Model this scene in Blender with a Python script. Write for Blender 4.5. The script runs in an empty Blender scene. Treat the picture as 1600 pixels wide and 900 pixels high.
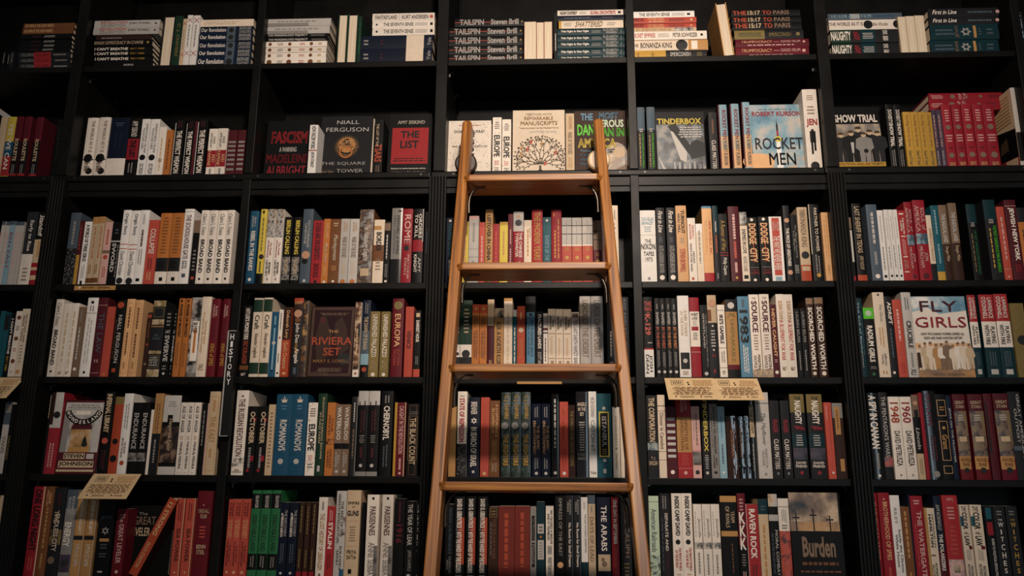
import bpy, math, random
from mathutils import Vector, Matrix, Euler

# ------------------------------------------------------------------ camera, light, exposure
FOC, CAM_Y, CAM_Z = 1300.0, -2.45, 1.62
PITCH, YAW, ROLL = math.radians(13.483), math.radians(2.782), math.radians(0.397)
scene = bpy.context.scene
COL = scene.collection
_f = Vector((-math.sin(YAW) * math.cos(PITCH), math.cos(YAW) * math.cos(PITCH), math.sin(PITCH)))
_r0 = Vector((math.cos(YAW), math.sin(YAW), 0))
_u0 = _r0.cross(_f)
_r = math.cos(ROLL) * _r0 + math.sin(ROLL) * _u0
_u = -math.sin(ROLL) * _r0 + math.cos(ROLL) * _u0
cam_data = bpy.data.cameras.new('camera')
cam_data.sensor_width = 36.0
cam_data.lens = 36.0 * FOC / 1600.0
cam_data.clip_start = 0.05
cam = bpy.data.objects.new('camera', cam_data)
COL.objects.link(cam)
cam.matrix_world = Matrix(((_r.x, _u.x, -_f.x, 0), (_r.y, _u.y, -_f.y, CAM_Y), (_r.z, _u.z, -_f.z, CAM_Z), (0, 0, 0, 1)))
scene.camera = cam

scene.view_settings.view_transform = 'Standard'
scene.view_settings.look = 'None'
scene.view_settings.gamma = 1.0
scene.view_settings.use_curve_mapping = False
scene.view_settings.exposure = -0.12

world = bpy.data.worlds.new('shop_ambient')
scene.world = world
world.use_nodes = True
_bg = world.node_tree.nodes['Background']
_bg.inputs['Color'].default_value = (0.95, 0.97, 1.0, 1)
_bg.inputs['Strength'].default_value = 0.085

def spot(name, loc, aim, watts, deg, blend, color, radius):
    d = bpy.data.lights.new(name, 'SPOT')
    d.energy = watts; d.spot_size = math.radians(deg); d.spot_blend = blend
    d.color = color; d.shadow_soft_size = radius
    o = bpy.data.objects.new(name, d); COL.objects.link(o)
    o.location = loc
    o.rotation_euler = (Vector(aim) - Vector(loc)).to_track_quat('-Z', 'Y').to_euler()
    return o
WARM = (1.0, 0.80, 0.60)
spot('track_spot_ladder', (0.50, -2.15, 3.75), (0.14, 0.0, 2.52), 84, 42, 1.0, (1.0, 0.82, 0.62), 0.05)
spot('track_spot_wide', (0.25, -2.70, 3.35), (0.05, 0.0, 2.72), 305, 90, 1.0, (1.0, 0.84, 0.72), 0.10)
shop_window = bpy.data.lights.new('shop_window', 'AREA')                     # daylight through the shop front, behind and right of the camera
shop_window.shape = 'RECTANGLE'; shop_window.size = 1.0; shop_window.size_y = 2.2; shop_window.energy = 26; shop_window.color = (0.72, 0.88, 1.0)
_w = bpy.data.objects.new('shop_window', shop_window); COL.objects.link(_w); _w.location = (2.6, -6.0, 1.9)
_w.rotation_euler = (Vector((0.4, 0, 1.9)) - _w.location).to_track_quat('-Z', 'Y').to_euler()

# ------------------------------------------------------------------ pixel of the photograph -> point on a plane of the place
def ray(x, y, Y):
    v = _f * FOC + _r * (x - 800) - _u * (y - 450)
    k = (Y - CAM_Y) / v.y
    return Vector((v.x * k, Y, CAM_Z + v.z * k))

ROWZ = {1: CAM_Z + 1.3494, 2: CAM_Z + 0.9619, 3: CAM_Z + 0.6037, 4: CAM_Z + 0.3163, 5: CAM_Z + 0.0293, 6: CAM_Z - 0.2577}
ROWY = {1: 0.004, 2: 0.045, 3: 0.0, 4: 0.0, 5: 0.0, 6: 0.0}
def base_y(row, x):
    return {1: 105.5 - .0149 * x, 2: 279.4 - .0135 * x, 3: 446.2 - .0065 * x, 4: 588.8 + .001 * x,
            5: min(738 + .0082 * x, 749.6), 6: 895}[row]
DIV = [-0.35 + 0.6075 * (k - 2) for k in range(-1, 8)]          # upright centres; DIV[1] is between leftmost and second bay

# ------------------------------------------------------------------ materials
PAL = dict(white='e6e0d8', ivory='e5d9ca', cream='dccab3', beige='c4ab8a', tan='b3854f', brown='6e4528', darkbrown='352119',
           orange='b56e35', rust='a8462c', coral='b54d3e', red='9e2a2d', crimson='8f1f2a', darkred='601520', maroon='4c181f',
           pink='cfa39a', black='0d0d0d', charcoal='1f1f21', plum='2a1215', umber='4a3826', grey='87827c', lightgrey='b9b3ab', slate='4b5660', navy='0f1628',
           darkblue='111d30', blue='1f4e69', lightblue='86a5b0', teal='1b525d', darkteal='102e34', green='28683f',
           darkgreen='1a3325', brightgreen='55b82e', olive='7c6a3e', gold='b98f3c', yellow='cdb548', purple='493b4b', peach='d9a877',
           skyblue='58839a', palegreen='b9c8ac', skin='b98a6c', brick='6e2b22', sepia='7a6350', silver='9a9690', parchment='d6b88c')
def lin(h):
    def c(v):
        v /= 255.0
        return v / 12.92 if v <= 0.04045 else ((v + 0.055) / 1.055) ** 2.4
    return tuple(c(int(h[i:i + 2], 16)) for i in (0, 2, 4)) + (1.0,)

MATS = {}
def base_mat(key):
    m = bpy.data.materials.new(key); m.use_nodes = True
    nt = m.node_tree
    return m, nt, nt.nodes['Principled BSDF']
def mat(col, fin='jacket'):
    """printed paper, cloth or plastic film of one colour; each book is a little lighter or darker than the next"""
    key = col + '_' + fin
    if key in MATS: return MATS[key]
    m, nt, b = base_mat(key)
    rgb = nt.nodes.new('ShaderNodeRGB'); rgb.outputs[0].default_value = lin(PAL[col])
    info = nt.nodes.new('ShaderNodeObjectInfo')
    tc = nt.nodes.new('ShaderNodeTexCoord')
    nz = nt.nodes.new('ShaderNodeTexNoise'); nz.inputs['Scale'].default_value = 38; nz.inputs['Detail'].default_value = 3
    nt.links.new(tc.outputs['Object'], nz.inputs['Vector'])
    mr = nt.nodes.new('ShaderNodeMapRange'); mr.inputs['To Min'].default_value = 0.86; mr.inputs['To Max'].default_value = 1.12
    nt.links.new(nz.outputs['Fac'], mr.inputs['Value'])
    mr2 = nt.nodes.new('ShaderNodeMapRange'); mr2.inputs['To Min'].default_value = 0.88; mr2.inputs['To Max'].default_value = 1.08
    nt.links.new(info.outputs['Random'], mr2.inputs['Value'])
    mul = nt.nodes.new('ShaderNodeMath'); mul.operation = 'MULTIPLY'
    nt.links.new(mr.outputs[0], mul.inputs[0]); nt.links.new(mr2.outputs[0], mul.inputs[1])
    vm = nt.nodes.new('ShaderNodeVectorMath'); vm.operation = 'SCALE'
    nt.links.new(rgb.outputs[0], vm.inputs[0]); nt.links.new(mul.outputs[0], vm.inputs['Scale'])
    nt.links.new(vm.outputs[0], b.inputs['Base Color'])
    b.inputs['Roughness'].default_value = {'jacket': .5, 'matte': .65, 'gloss': .16, 'print': .5, 'wrap': .07}[fin]
    b.inputs['Specular IOR Level'].default_value = {'jacket': .18, 'matte': .25, 'gloss': .6, 'print': .3, 'wrap': .8}[fin]
    if fin == 'wrap':                                         # wrinkled clear film
        bp = nt.nodes.new('ShaderNodeBump'); bp.inputs['Strength'].default_value = .9; bp.inputs['Distance'].default_value = .006
        n2 = nt.nodes.new('ShaderNodeTexNoise'); n2.inputs['Scale'].default_value = 22; n2.inputs['Detail'].default_value = 2
        nt.links.new(tc.outputs['Object'], n2.inputs['Vector']); nt.links.new(n2.outputs['Fac'], bp.inputs['Height']); nt.links.new(bp.outputs[0], b.inputs['Normal'])
    MATS[key] = m
    return m
def img_mat(ca, cb, cc=None, scale=30):
    """blotchy printed picture"""
    key = 'picture_%s_%s_%s_%d' % (ca, cb, cc, scale)
    if key in MATS: return MATS[key]
    m, nt, b = base_mat(key)
    tc = nt.nodes.new('ShaderNodeTexCoord')
    nz = nt.nodes.new('ShaderNodeTexNoise'); nz.inputs['Scale'].default_value = scale; nz.inputs['Detail'].default_value = 5
    nt.links.new(tc.outputs['Object'], nz.inputs['Vector'])
    rp = nt.nodes.new('ShaderNodeValToRGB')
    rp.color_ramp.elements[0].position = .38; rp.color_ramp.elements[0].color = lin(PAL[ca])
    rp.color_ramp.elements[1].position = .62; rp.color_ramp.elements[1].color = lin(PAL[cc or cb])
    if cc:
        e = rp.color_ramp.elements.new(.5); e.color = lin(PAL[cb])
    nt.links.new(nz.outputs['Fac'], rp.inputs[0])
    nt.links.new(rp.outputs[0], b.inputs['Base Color'])
    b.inputs['Roughness'].default_value = .4
    MATS[key] = m
    return m
def page_mat():
    if 'pages' in MATS: return MATS['pages']
    m, nt, b = base_mat('pages')
    tc = nt.nodes.new('ShaderNodeTexCoord')
    mp = nt.nodes.new('ShaderNodeMapping'); mp.inputs['Scale'].default_value = (900, 6, 6)
    nt.links.new(tc.outputs['Object'], mp.inputs[0])
    nz = nt.nodes.new('ShaderNodeTexNoise'); nz.inputs['Scale'].default_value = 1.0; nz.inputs['Detail'].default_value = 2
    nt.links.new(mp.outputs[0], nz.inputs['Vector'])
    rp = nt.nodes.new('ShaderNodeValToRGB')
    rp.color_ramp.elements[0].position = .3; rp.color_ramp.elements[0].color = lin('bfa98a')
    rp.color_ramp.elements[1].position = .6; rp.color_ramp.elements[1].color = lin('e3d3ba')
    nt.links.new(nz.outputs['Fac'], rp.inputs[0]); nt.links.new(rp.outputs[0], b.inputs['Base Color'])
    b.inputs['Roughness'].default_value = .8
    MATS['pages'] = m
    return m
def paint_mat():
    if 'black_paint' in MATS: return MATS['black_paint']
    m, nt, b = base_mat('black_paint')
    tc = nt.nodes.new('ShaderNodeTexCoord')
    nz = nt.nodes.new('ShaderNodeTexNoise'); nz.inputs['Scale'].default_value = 14; nz.inputs['Detail'].default_value = 6
    nt.links.new(tc.outputs['Object'], nz.inputs['Vector'])
    rp = nt.nodes.new('ShaderNodeValToRGB')
    rp.color_ramp.elements[0].position = .3; rp.color_ramp.elements[0].color = lin('0e0d0c')
    rp.color_ramp.elements[1].position = .7; rp.color_ramp.elements[1].color = lin('141311')
    nt.links.new(nz.outputs['Fac'], rp.inputs[0]); nt.links.new(rp.outputs[0], b.inputs['Base Color'])
    mr = nt.nodes.new('ShaderNodeMapRange'); mr.inputs['To Min'].default_value = .34; mr.inputs['To Max'].default_value = .5; b.inputs['Specular IOR Level'].default_value = .16
    nt.links.new(nz.outputs['Fac'], mr.inputs['Value']); nt.links.new(mr.outputs[0], b.inputs['Roughness'])
    bp = nt.nodes.new('ShaderNodeBump'); bp.inputs['Strength'].default_value = .08; bp.inputs['Distance'].default_value = .002
    nt.links.new(nz.outputs['Fac'], bp.inputs['Height']); nt.links.new(bp.outputs[0], b.inputs['Normal'])
    MATS['black_paint'] = m
    return m
def wood_mat(key='ladder_oak', rake=0.0, c0='4a2a0b', c1='94591f', c2='b97d36'):
    if key in MATS: return MATS[key]
    m, nt, b = base_mat(key)
    tc = nt.nodes.new('ShaderNodeTexCoord')
    mp = nt.nodes.new('ShaderNodeMapping'); mp.inputs['Scale'].default_value = (90, 90, 2.2)
    sp = nt.nodes.new('ShaderNodeSeparateXYZ'); cb = nt.nodes.new('ShaderNodeCombineXYZ')
    ma = nt.nodes.new('ShaderNodeMath'); ma.operation = 'MULTIPLY_ADD'; ma.inputs[1].default_value = -rake      # grain follows the sloping stile
    nt.links.new(tc.outputs['Object'], sp.inputs[0]); nt.links.new(sp.outputs['Z'], ma.inputs[0]); nt.links.new(sp.outputs['Y'], ma.inputs[2])
    nt.links.new(sp.outputs['X'], cb.inputs['X']); nt.links.new(ma.outputs[0], cb.inputs['Y']); nt.links.new(sp.outputs['Z'], cb.inputs['Z'])
    nt.links.new(cb.outputs[0], mp.inputs[0])
    nz = nt.nodes.new('ShaderNodeTexNoise'); nz.inputs['Scale'].default_value = 1.6; nz.inputs['Detail'].default_value = 6
    nz.inputs['Distortion'].default_value = .1
    nt.links.new(mp.outputs[0], nz.inputs['Vector'])
    n2 = nt.nodes.new('ShaderNodeTexNoise'); n2.inputs['Scale'].default_value = 9; n2.inputs['Detail'].default_value = 4
    nt.links.new(tc.outputs['Object'], n2.inputs['Vector'])
    rp = nt.nodes.new('ShaderNodeValToRGB')
    rp.color_ramp.elements[0].position = .28; rp.color_ramp.elements[0].color = lin(c0)
    rp.color_ramp.elements[1].position = .68; rp.color_ramp.elements[1].color = lin(c2)
    e = rp.color_ramp.elements.new(.46); e.color = lin(c1)
    nt.links.new(nz.outputs['Fac'], rp.inputs[0])
    mr = nt.nodes.new('ShaderNodeMapRange'); mr.inputs['From Min'].default_value = .3; mr.inputs['From Max'].default_value = .7
    mr.inputs['To Min'].default_value = .93; mr.inputs['To Max'].default_value = 1.05
    nt.links.new(n2.outputs['Fac'], mr.inputs['Value'])
    vm = nt.nodes.new('ShaderNodeVectorMath'); vm.operation = 'SCALE'
    nt.links.new(rp.outputs[0], vm.inputs[0]); nt.links.new(mr.outputs[0], vm.inputs['Scale'])
    nt.links.new(vm.outputs[0], b.inputs['Base Color'])
    b.inputs['Roughness'].default_value = .45
    b.inputs['Coat Weight'].default_value = .12; b.inputs['Coat Roughness'].default_value = .35
    bp = nt.nodes.new('ShaderNodeBump'); bp.inputs['Strength'].default_value = .15; bp.inputs['Distance'].default_value = .001
    nt.links.new(nz.outputs['Fac'], bp.inputs['Height']); nt.links.new(bp.outputs[0], b.inputs['Normal'])
    MATS[key] = m
    return m
def metal_mat(key, hexc, rough):
    if key in MATS: return MATS[key]
    m, nt, b = base_mat(key)
    nz = nt.nodes.new('ShaderNodeTexNoise'); nz.inputs['Scale'].default_value = 40
    mr = nt.nodes.new('ShaderNodeMapRange'); mr.inputs['To Min'].default_value = rough * .7; mr.inputs['To Max'].default_value = rough * 1.3
    nt.links.new(nz.outputs['Fac'], mr.inputs['Value']); nt.links.new(mr.outputs[0], b.inputs['Roughness'])
    b.inputs['Base Color'].default_value = lin(hexc); b.inputs['Metallic'].default_value = 1.0
    MATS[key] = m
    return m

# ------------------------------------------------------------------ mesh helpers
class MB:
    def __init__(s): s.v = []; s.f = []; s.mi = []; s.m = []
    def slot(s, m):
        if m not in s.m: s.m.append(m)
        return s.m.index(m)
    def poly(s, pts, m):
        n = len(s.v); s.v.extend(pts); s.f.append(tuple(range(n, n + len(pts)))); s.mi.append(s.slot(m))
    def tris(s, pts, faces, m):
        n = len(s.v); k = s.slot(m); s.v.extend(pts)
        for q in faces: s.f.append(tuple(i + n for i in q)); s.mi.append(k)
    def box(s, x0, x1, y0, y1, z0, z1, m):
        p = [(x0, y0, z0), (x1, y0, z0), (x1, y1, z0), (x0, y1, z0), (x0, y0, z1), (x1, y0, z1), (x1, y1, z1), (x0, y1, z1)]
        s.tris(p, [(3, 2, 1, 0), (4, 5, 6, 7), (0, 1, 5, 4), (1, 2, 6, 5), (2, 3, 7, 6), (3, 0, 4, 7)], m)
    def prism_z(s, prof, z0, z1, m):
        n = len(prof)
        p = [(x, y, z0) for x, y in prof] + [(x, y, z1) for x, y in prof]
        s.tris(p, [tuple(reversed(range(n))), tuple(range(n, 2 * n))] + [(i, (i + 1) % n, n + (i + 1) % n, n + i) for i in range(n)], m)
    def build(s, name, parent=None, smooth=False):
        me = bpy.data.meshes.new(name); me.from_pydata([tuple(p) for p in s.v], [], s.f)
        for m in s.m: me.materials.append(m)
        me.polygons.foreach_set('material_index', s.mi)
        if smooth: me.polygons.foreach_set('use_smooth', [True] * len(me.polygons))
        me.update()
        o = bpy.data.objects.new(name, me); COL.objects.link(o)
        if parent: o.parent = parent
        return o
def bevel(o, w, seg=2):
    md = o.modifiers.new('edge', 'BEVEL'); md.width = w; md.segments = seg; md.limit_method = 'ANGLE'
    return o
def empty(name, loc=(0, 0, 0)):
    o = bpy.data.objects.new(name, None); o.empty_display_size = .02; COL.objects.link(o); o.location = loc
    return o
def tag(o, label=None, cat=None, group=None, kind=None):
    for k, v in (('label', label), ('category', cat), ('group', group), ('kind', kind)):
        if v: o[k] = v
    return o

TXT = {}
def glyphs(body, off):
    """flat letters, fitted to the unit square"""
    key = (body, off)
    if key in TXT: return TXT[key]
    c = bpy.data.curves.new('t', 'FONT'); c.body = body.replace('/', '\n').replace('~', '/'); c.resolution_u = 2; c.offset = 0 if set(body) & set('Mg4') else off
    c.align_x = 'CENTER'; c.space_line = .95; c.fill_mode = 'FRONT'
    o = bpy.data.objects.new('t', c); me = o.to_mesh()
    vs = [(v.co.x, v.co.y) for v in me.vertices]; fs = [tuple(p.vertices) for p in me.polygons]
    if c.offset == 0 and off > 0:                             # M does not take an offset: thicken by overprinting
        n = len(vs); vv, ff = vs, fs; vs, fs = [], []
        for q, (sx, sy) in enumerate(((-off, -off), (off, -off), (off, off), (-off, off))):
            vs += [(x + sx, y + sy) for x, y in vv]; fs += [tuple(i + n * q for i in p) for p in ff]
    o.to_mesh_clear(); bpy.data.objects.remove(o); bpy.data.curves.remove(c)
    x0 = min(v[0] for v in vs); x1 = max(v[0] for v in vs); y0 = min(v[1] for v in vs); y1 = max(v[1] for v in vs)
    vs = [((x - x0) / (x1 - x0), (y - y0) / (y1 - y0)) for x, y in vs]
    TXT[key] = (vs, fs, (x1 - x0) / (y1 - y0))
    return TXT[key]

# ------------------------------------------------------------------ print on a surface  (u across 0..1, v up 0..1)
class Surf:
    """printing on a spine or on a front cover: art goes to one mesh, letters to another"""
    def __init__(s, w, h, bulge=0.0):
        s.w, s.h, s.b = w, h, bulge; s.art = MB(); s.let = MB(); s.k = 0
    def P(s, u, v, off):
        y = -s.b * (1 - (2 * u - 1) ** 2) if 0 <= u <= 1 else 0
        return ((u - .5) * s.w, y - off, v * s.h)
    def lay(s):
        s.k += 1; return .00035 + .00006 * s.k
    def rect(s, u0, u1, v0, v1, m):
        o = s.lay(); n = 6 if s.b else 1
        for i in range(n):
            a = u0 + (u1 - u0) * i / n; b = u0 + (u1 - u0) * (i + 1) / n
            s.art.poly([s.P(a, v0, o), s.P(b, v0, o), s.P(b, v1, o), s.P(a, v1, o)], m)
    def poly(s, pts, m):
        o = s.lay() + s.b * min(1, max(p[0] for p in pts) - min(p[0] for p in pts)) ** 2; s.art.poly([s.P(u, v, o) for u, v in pts], m)
    def polys(s, lst, m):
        o = s.lay()
        for pts in lst: s.art.poly([s.P(u, v, o) for u, v in pts], m)
    def disc(s, u, v, r, m, ry=None, n=18):
        ry = ry or r * s.w / s.h
        s.poly([(u + r * math.cos(6.2832 * i / n), v + ry * math.sin(6.2832 * i / n)) for i in range(n)], m)
    def ring(s, u, v, r, wd, m, n=24):
        o = s.lay(); k = s.w / s.h
        for i in range(n):
            a, b = 6.2832 * i / n, 6.2832 * (i + 1) / n
            q = [(u + rr * math.cos(t), v + rr * k * math.sin(t)) for rr, t in ((r, a), (r, b), (r - wd, b), (r - wd, a))]
            s.art.poly([s.P(x, y, o) for x, y in q][::-1], m)
    def text(s, body, u0, u1, v0, v1, m, mode='T', off=.012, shear=0.0):
        vs, fs, _ = glyphs(body, off)
        pts = []
        o = .0006 + .00006 * s.k + s.b * min(1, u1 - u0) ** 2
        for x, y in vs:
            if mode == 'T': x += shear * (y - .5) * (u1 - u0) * s.w / ((v1 - v0) * s.h); u, v = u0 + (u1 - u0) * y, v1 - (v1 - v0) * x
            else: x += shear * (y - .5) * (v1 - v0) * s.h / ((u1 - u0) * s.w); u, v = u0 + (u1 - u0) * x, v0 + (v1 - v0) * y
            pts.append(s.P(u, v, o))
        s.let.tris(pts, fs, m)
    def lines(s, u0, u1, v0, v1, m, n, mode, rnd):
        """fine print too small to read"""
        o = s.lay(); lst = []
        for i in range(n):
            a = (i + .25) / n; b = (i + .7) / n
            if mode == 'L':
                j0, j1 = v0 + (v1 - v0) * rnd.uniform(0, .12), v1 - (v1 - v0) * rnd.uniform(0, .12)
                k = j1
                while k > j0:
                    w = (v1 - v0) * rnd.uniform(.05, .13); e = max(k - w, j0)
                    lst.append([(u0 + (u1 - u0) * a, e), (u0 + (u1 - u0) * b, e), (u0 + (u1 - u0) * b, k), (u0 + (u1 - u0) * a, k)])
                    k = e - (v1 - v0) * .025
            else:
                q = rnd.uniform(0, .15); k = q; ya, yb = v0 + (v1 - v0) * a, v0 + (v1 - v0) * b
                while k < 1 - q - .02:
                    e = min(k + rnd.uniform(.06, .16), 1 - q)
                    lst.append([(u0 + (u1 - u0) * k, ya), (u0 + (u1 - u0) * e, ya), (u0 + (u1 - u0) * e, yb), (u0 + (u1 - u0) * k, yb)]); k = e + .03
        for pts in lst: s.art.poly([s.P(u, v, o) for u, v in pts], m)

def draw(s, elems, rnd, lying=False):
    """elements: letter code, numbers, colour, text"""
    for e in elems:
        e = e.strip()
        if not e: continue
        q = e.split(' ', 3)
        code = q[0]; c = code[0]
        nums = [float(t) for t in q[1].split(',')] if len(q) > 1 and q[1] else []
        colour = q[2] if len(q) > 2 else 'black'
        rest = q[3] if len(q) > 3 else ''
        def vv(a, b): return (1 - b, 1 - a) if lying else (a, b)
        if c in 'TH':
            v0, v1 = vv(nums[0], nums[1])
            u0, u1 = (nums[2], nums[3]) if len(nums) > 3 else ((.24, .76) if c == 'T' else (.12, .88))
            off = .03 if 'b' in code else (.0 if 'l' in code else .012)
            s.text(rest, u0, u1, v0, v1, mat(colour, 'print'), c, off, .28 if 'i' in code else 0.0)
        elif c in 'LM':
            v0, v1 = vv(nums[0], nums[1]); n = int(rest or 2)
            u0, u1 = (nums[2], nums[3]) if len(nums) > 3 else (.25, .75)
            s.lines(u0, u1, v0, v1, mat(colour, 'print'), n, c, rnd)
        elif c == 'R':
            v0, v1 = vv(nums[2], nums[3])
            s.rect(nums[0], nums[1], v0, v1, mat(colour, 'jacket'))
        elif c == 'O':
            s.disc(nums[1] if lying else nums[0], 1 - nums[0] if lying else nums[1], nums[2], mat(colour, 'print'))
        elif c == 'X':                                       # two crossing strokes
            u, v, r = nums[:3]; k = s.w / s.h
            for sg in (1, -1):
                s.poly([(u - r - .05, v - sg * r * k), (u - r + .07, v - sg * r * k), (u + r + .05, v + sg * r * k), (u + r - .07, v + sg * r * k)][::1 if sg > 0 else 1], mat(colour, 'print'))
        elif c == 'Y':                                       # six-pointed star in outline
            u, v, r = nums[:3]; u, v = (v, 1 - u) if lying else (u, v); k = s.w / s.h
            for a0 in (90, 270):
                P = [(u + r * math.cos(math.radians(a0 + 120 * i)), v + r * k * math.sin(math.radians(a0 + 120 * i))) for i in range(3)]
                Q = [(u + (x - u) * .68, v + (y - v) * .68) for x, y in P]
                s.polys([[P[i], P[(i + 1) % 3], Q[(i + 1) % 3], Q[i]] for i in range(3)], mat(colour, 'print'))
        elif c == 'W':                                       # small crown
            u, v, r = nums[:3]; k = s.w / s.h; m = mat(colour, 'print')
            s.poly([(u - r * .7, v - r * k * .6), (u + r * .7, v - r * k * .6), (u + r, v + r * k * .5), (u + r * .5, v), (u + r * .3, v + r * k * .8), (u, v + r * k * .1), (u - r * .3, v + r * k * .8), (u - r * .5, v), (u - r, v + r * k * .5)], m)
            s.disc(u, v + r * k, r * .22, m)
        elif c == 'I':
            v0, v1 = vv(nums[0], nums[1]); u0, u1 = (nums[2], nums[3]) if len(nums) > 3 else (0.02, .98)
            cs = colour.split('/')
            s.rect(u0, u1, v0, v1, img_mat(cs[0], cs[1], cs[2] if len(cs) > 2 else None, int(rest or 60)))
        elif c == 'K':                                       # scattered specks
            n = int(nums[0]); v0, v1 = (nums[1], nums[2]) if len(nums) > 2 else (.02, .98); lst = []
            for i in range(n):
                u, v = rnd.uniform(.04, .96), rnd.uniform(v0, v1); a = rnd.uniform(.0006, .0012); du, dv = a / s.w, a / s.h
                lst.append([(u - du, v - dv), (u + du, v - dv), (u + du, v + dv), (u - du, v + dv)])
            s.polys(lst, mat(colour, 'print'))
        elif c == 'F':                                       # frame of four thin lines
            u0, u1, v0, v1 = nums[:4]; v0, v1 = vv(v0, v1); t = .0012; du, dv = t / s.w, t / s.h; m = mat(colour, 'print')
            s.rect(u0, u1, v0, v0 + dv, m); s.rect(u0, u1, v1 - dv, v1, m); s.rect(u0, u0 + du, v0, v1, m); s.rect(u1 - du, u1, v0, v1, m)

# ------------------------------------------------------------------ a book
def book_mesh(root, t, h, dep, cover, elems, hard, fin, side, lying, rnd, fore=False, gap=0.0):
    b = min(.0017, .06 * t) if hard else min(.0006, .02 * t)
    c = min(.0028, .16 * t) if hard else .0007
    bands = []
    for e in elems:
        if e.strip().startswith('B '):
            q = e.split(); v0, v1 = [float(x) for x in q[1].split(',')]
            if lying: v0, v1 = 1 - v1, 1 - v0
            bands.append((v0, v1, q[2]))
    elems = [e for e in elems if not e.strip().startswith('B ')]
    lv = sorted(set([0.0, 1.0] + [x for q in bands for x in q[:2]]))
    cm = mat(cover, fin); sm = mat(side or cover, fin)
    mb = MB()
    n = 6 if hard else 2
    xs = [-t / 2 + t * i / n for i in range(n + 1)]
    yf = lambda x: -b * (1 - (2 * x / t) ** 2)
    for a, z in zip(lv[:-1], lv[1:]):
        k = cm
        for v0, v1, col in bands:
            if v0 <= a + 1e-6 and z <= v1 + 1e-6: k = mat(col, fin)
        for i in range(n):
            mb.poly([(xs[i], yf(xs[i]), a * h), (xs[i + 1], yf(xs[i + 1]), a * h), (xs[i + 1], yf(xs[i + 1]), z * h), (xs[i], yf(xs[i]), z * h)], k)
    L, R, l, r, y1, yi = -t / 2, t / 2, -t / 2 + c, t / 2 - c, dep, c
    mb.poly([(L, y1, 0), (L, 0, 0), (L, 0, h), (L, y1, h)], sm)
    mb.poly([(R, 0, 0), (R, y1, 0), (R, y1, h), (R, 0, h)], sm)
    mb.poly([(l, yi, 0), (l, y1, 0), (l, y1, h), (l, yi, h)], sm); mb.poly([(r, y1, 0), (r, yi, 0), (r, yi, h), (r, y1, h)], sm)
    mb.poly([(r, yi, 0), (l, yi, 0), (l, yi, h), (r, yi, h)], cm)
    mb.poly([(L, y1, 0), (L, y1, h), (l, y1, h), (l, y1, 0)], sm); mb.poly([(R, y1, 0), (r, y1, 0), (r, y1, h), (R, y1, h)], sm)
    for z, flip in ((0, True), (h, False)):
        for q in ([(L, 0, z), (l, yi, z), (l, y1, z), (L, y1, z)], [(r, yi, z), (R, 0, z), (R, y1, z), (r, y1, z)]):
            mb.poly(q if not flip else q[::-1], sm)
        q = [(x, yf(x), z) for x in xs] + [(r, yi, z), (l, yi, z)]
        mb.poly(q if not flip else q[::-1], cm)
    mb.build('cover', root)
    ov = .003 if hard else .0003
    pg = MB(); pg.box(l, r, yi, dep - (.005 if hard else .0002), ov, h - ov, page_mat())
    pg.build('pages', root)
    s = Surf(t, h, b)
    draw(s, elems, rnd, lying)
    if s.art.f: s.art.build('spine_print', root)
    if s.let.f: s.let.build('spine_lettering', root)

SHELF = {1: 'top shelf', 2: 'second shelf', 3: 'third shelf', 4: 'fourth shelf', 5: 'fifth shelf', 6: 'bottom shelf'}
BAY = ['leftmost bay', 'second bay', 'bay left of ladder', 'bay behind ladder', 'bay right of ladder', 'rightmost full bay', 'bay at right edge']
ORD = ['', 'first', 'second', 'third', 'fourth', 'fifth', 'sixth', 'seventh', 'eighth', 'ninth', 'tenth', 'eleventh', 'twelfth', '13th', '14th',
       '15th', '16th', '17th', '18th', '19th', '20th', '21st', '22nd', '23rd', '24th']
def cname(c):
    for p in ('dark', 'light', 'bright', 'pale'):
        if c.startswith(p) and c != p: return p + '-' + c[len(p):]
    return {'skyblue': 'sky-blue'}.get(c, c)
def looks(cover, elems, kind):
    """cover colour, lettering colour, colour of the largest band"""
    let = [e.split()[2] for e in (x.strip() for x in elems) if e[:1] in ('T', 'H') and len(e.split()) > 2]
    band = [(float(e.split()[1].split(',')[1]) - float(e.split()[1].split(',')[0]), e.split()[2]) for e in (x.strip() for x in elems) if e.startswith('B ')]
    band = [q for q in band if q[1] != cover]
    d = '%s %s' % (cname(cover), kind)
    if let: d += ', %s lettering' % cname(let[0])
    if band: d += ', %s band' % cname(max(band)[1])
    return d
DESIGN = {}
COUNT = {}
CUT = []
def bay_of(X):
    k = 0
    while k < 6 and X > DIV[k + 1]: k += 1
    return k
def parse(line):
    head, _, tail = line.partition('|')
    return head.split(), [e for e in tail.split(';')]
def opts_of(tok):
    p = tok.split(','); o = {'cover': p[0]}
    for q in p[1:]:
        if '=' in q: k, v = q.split('='); o[k] = v
        else: o[q] = True
    return o
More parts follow.
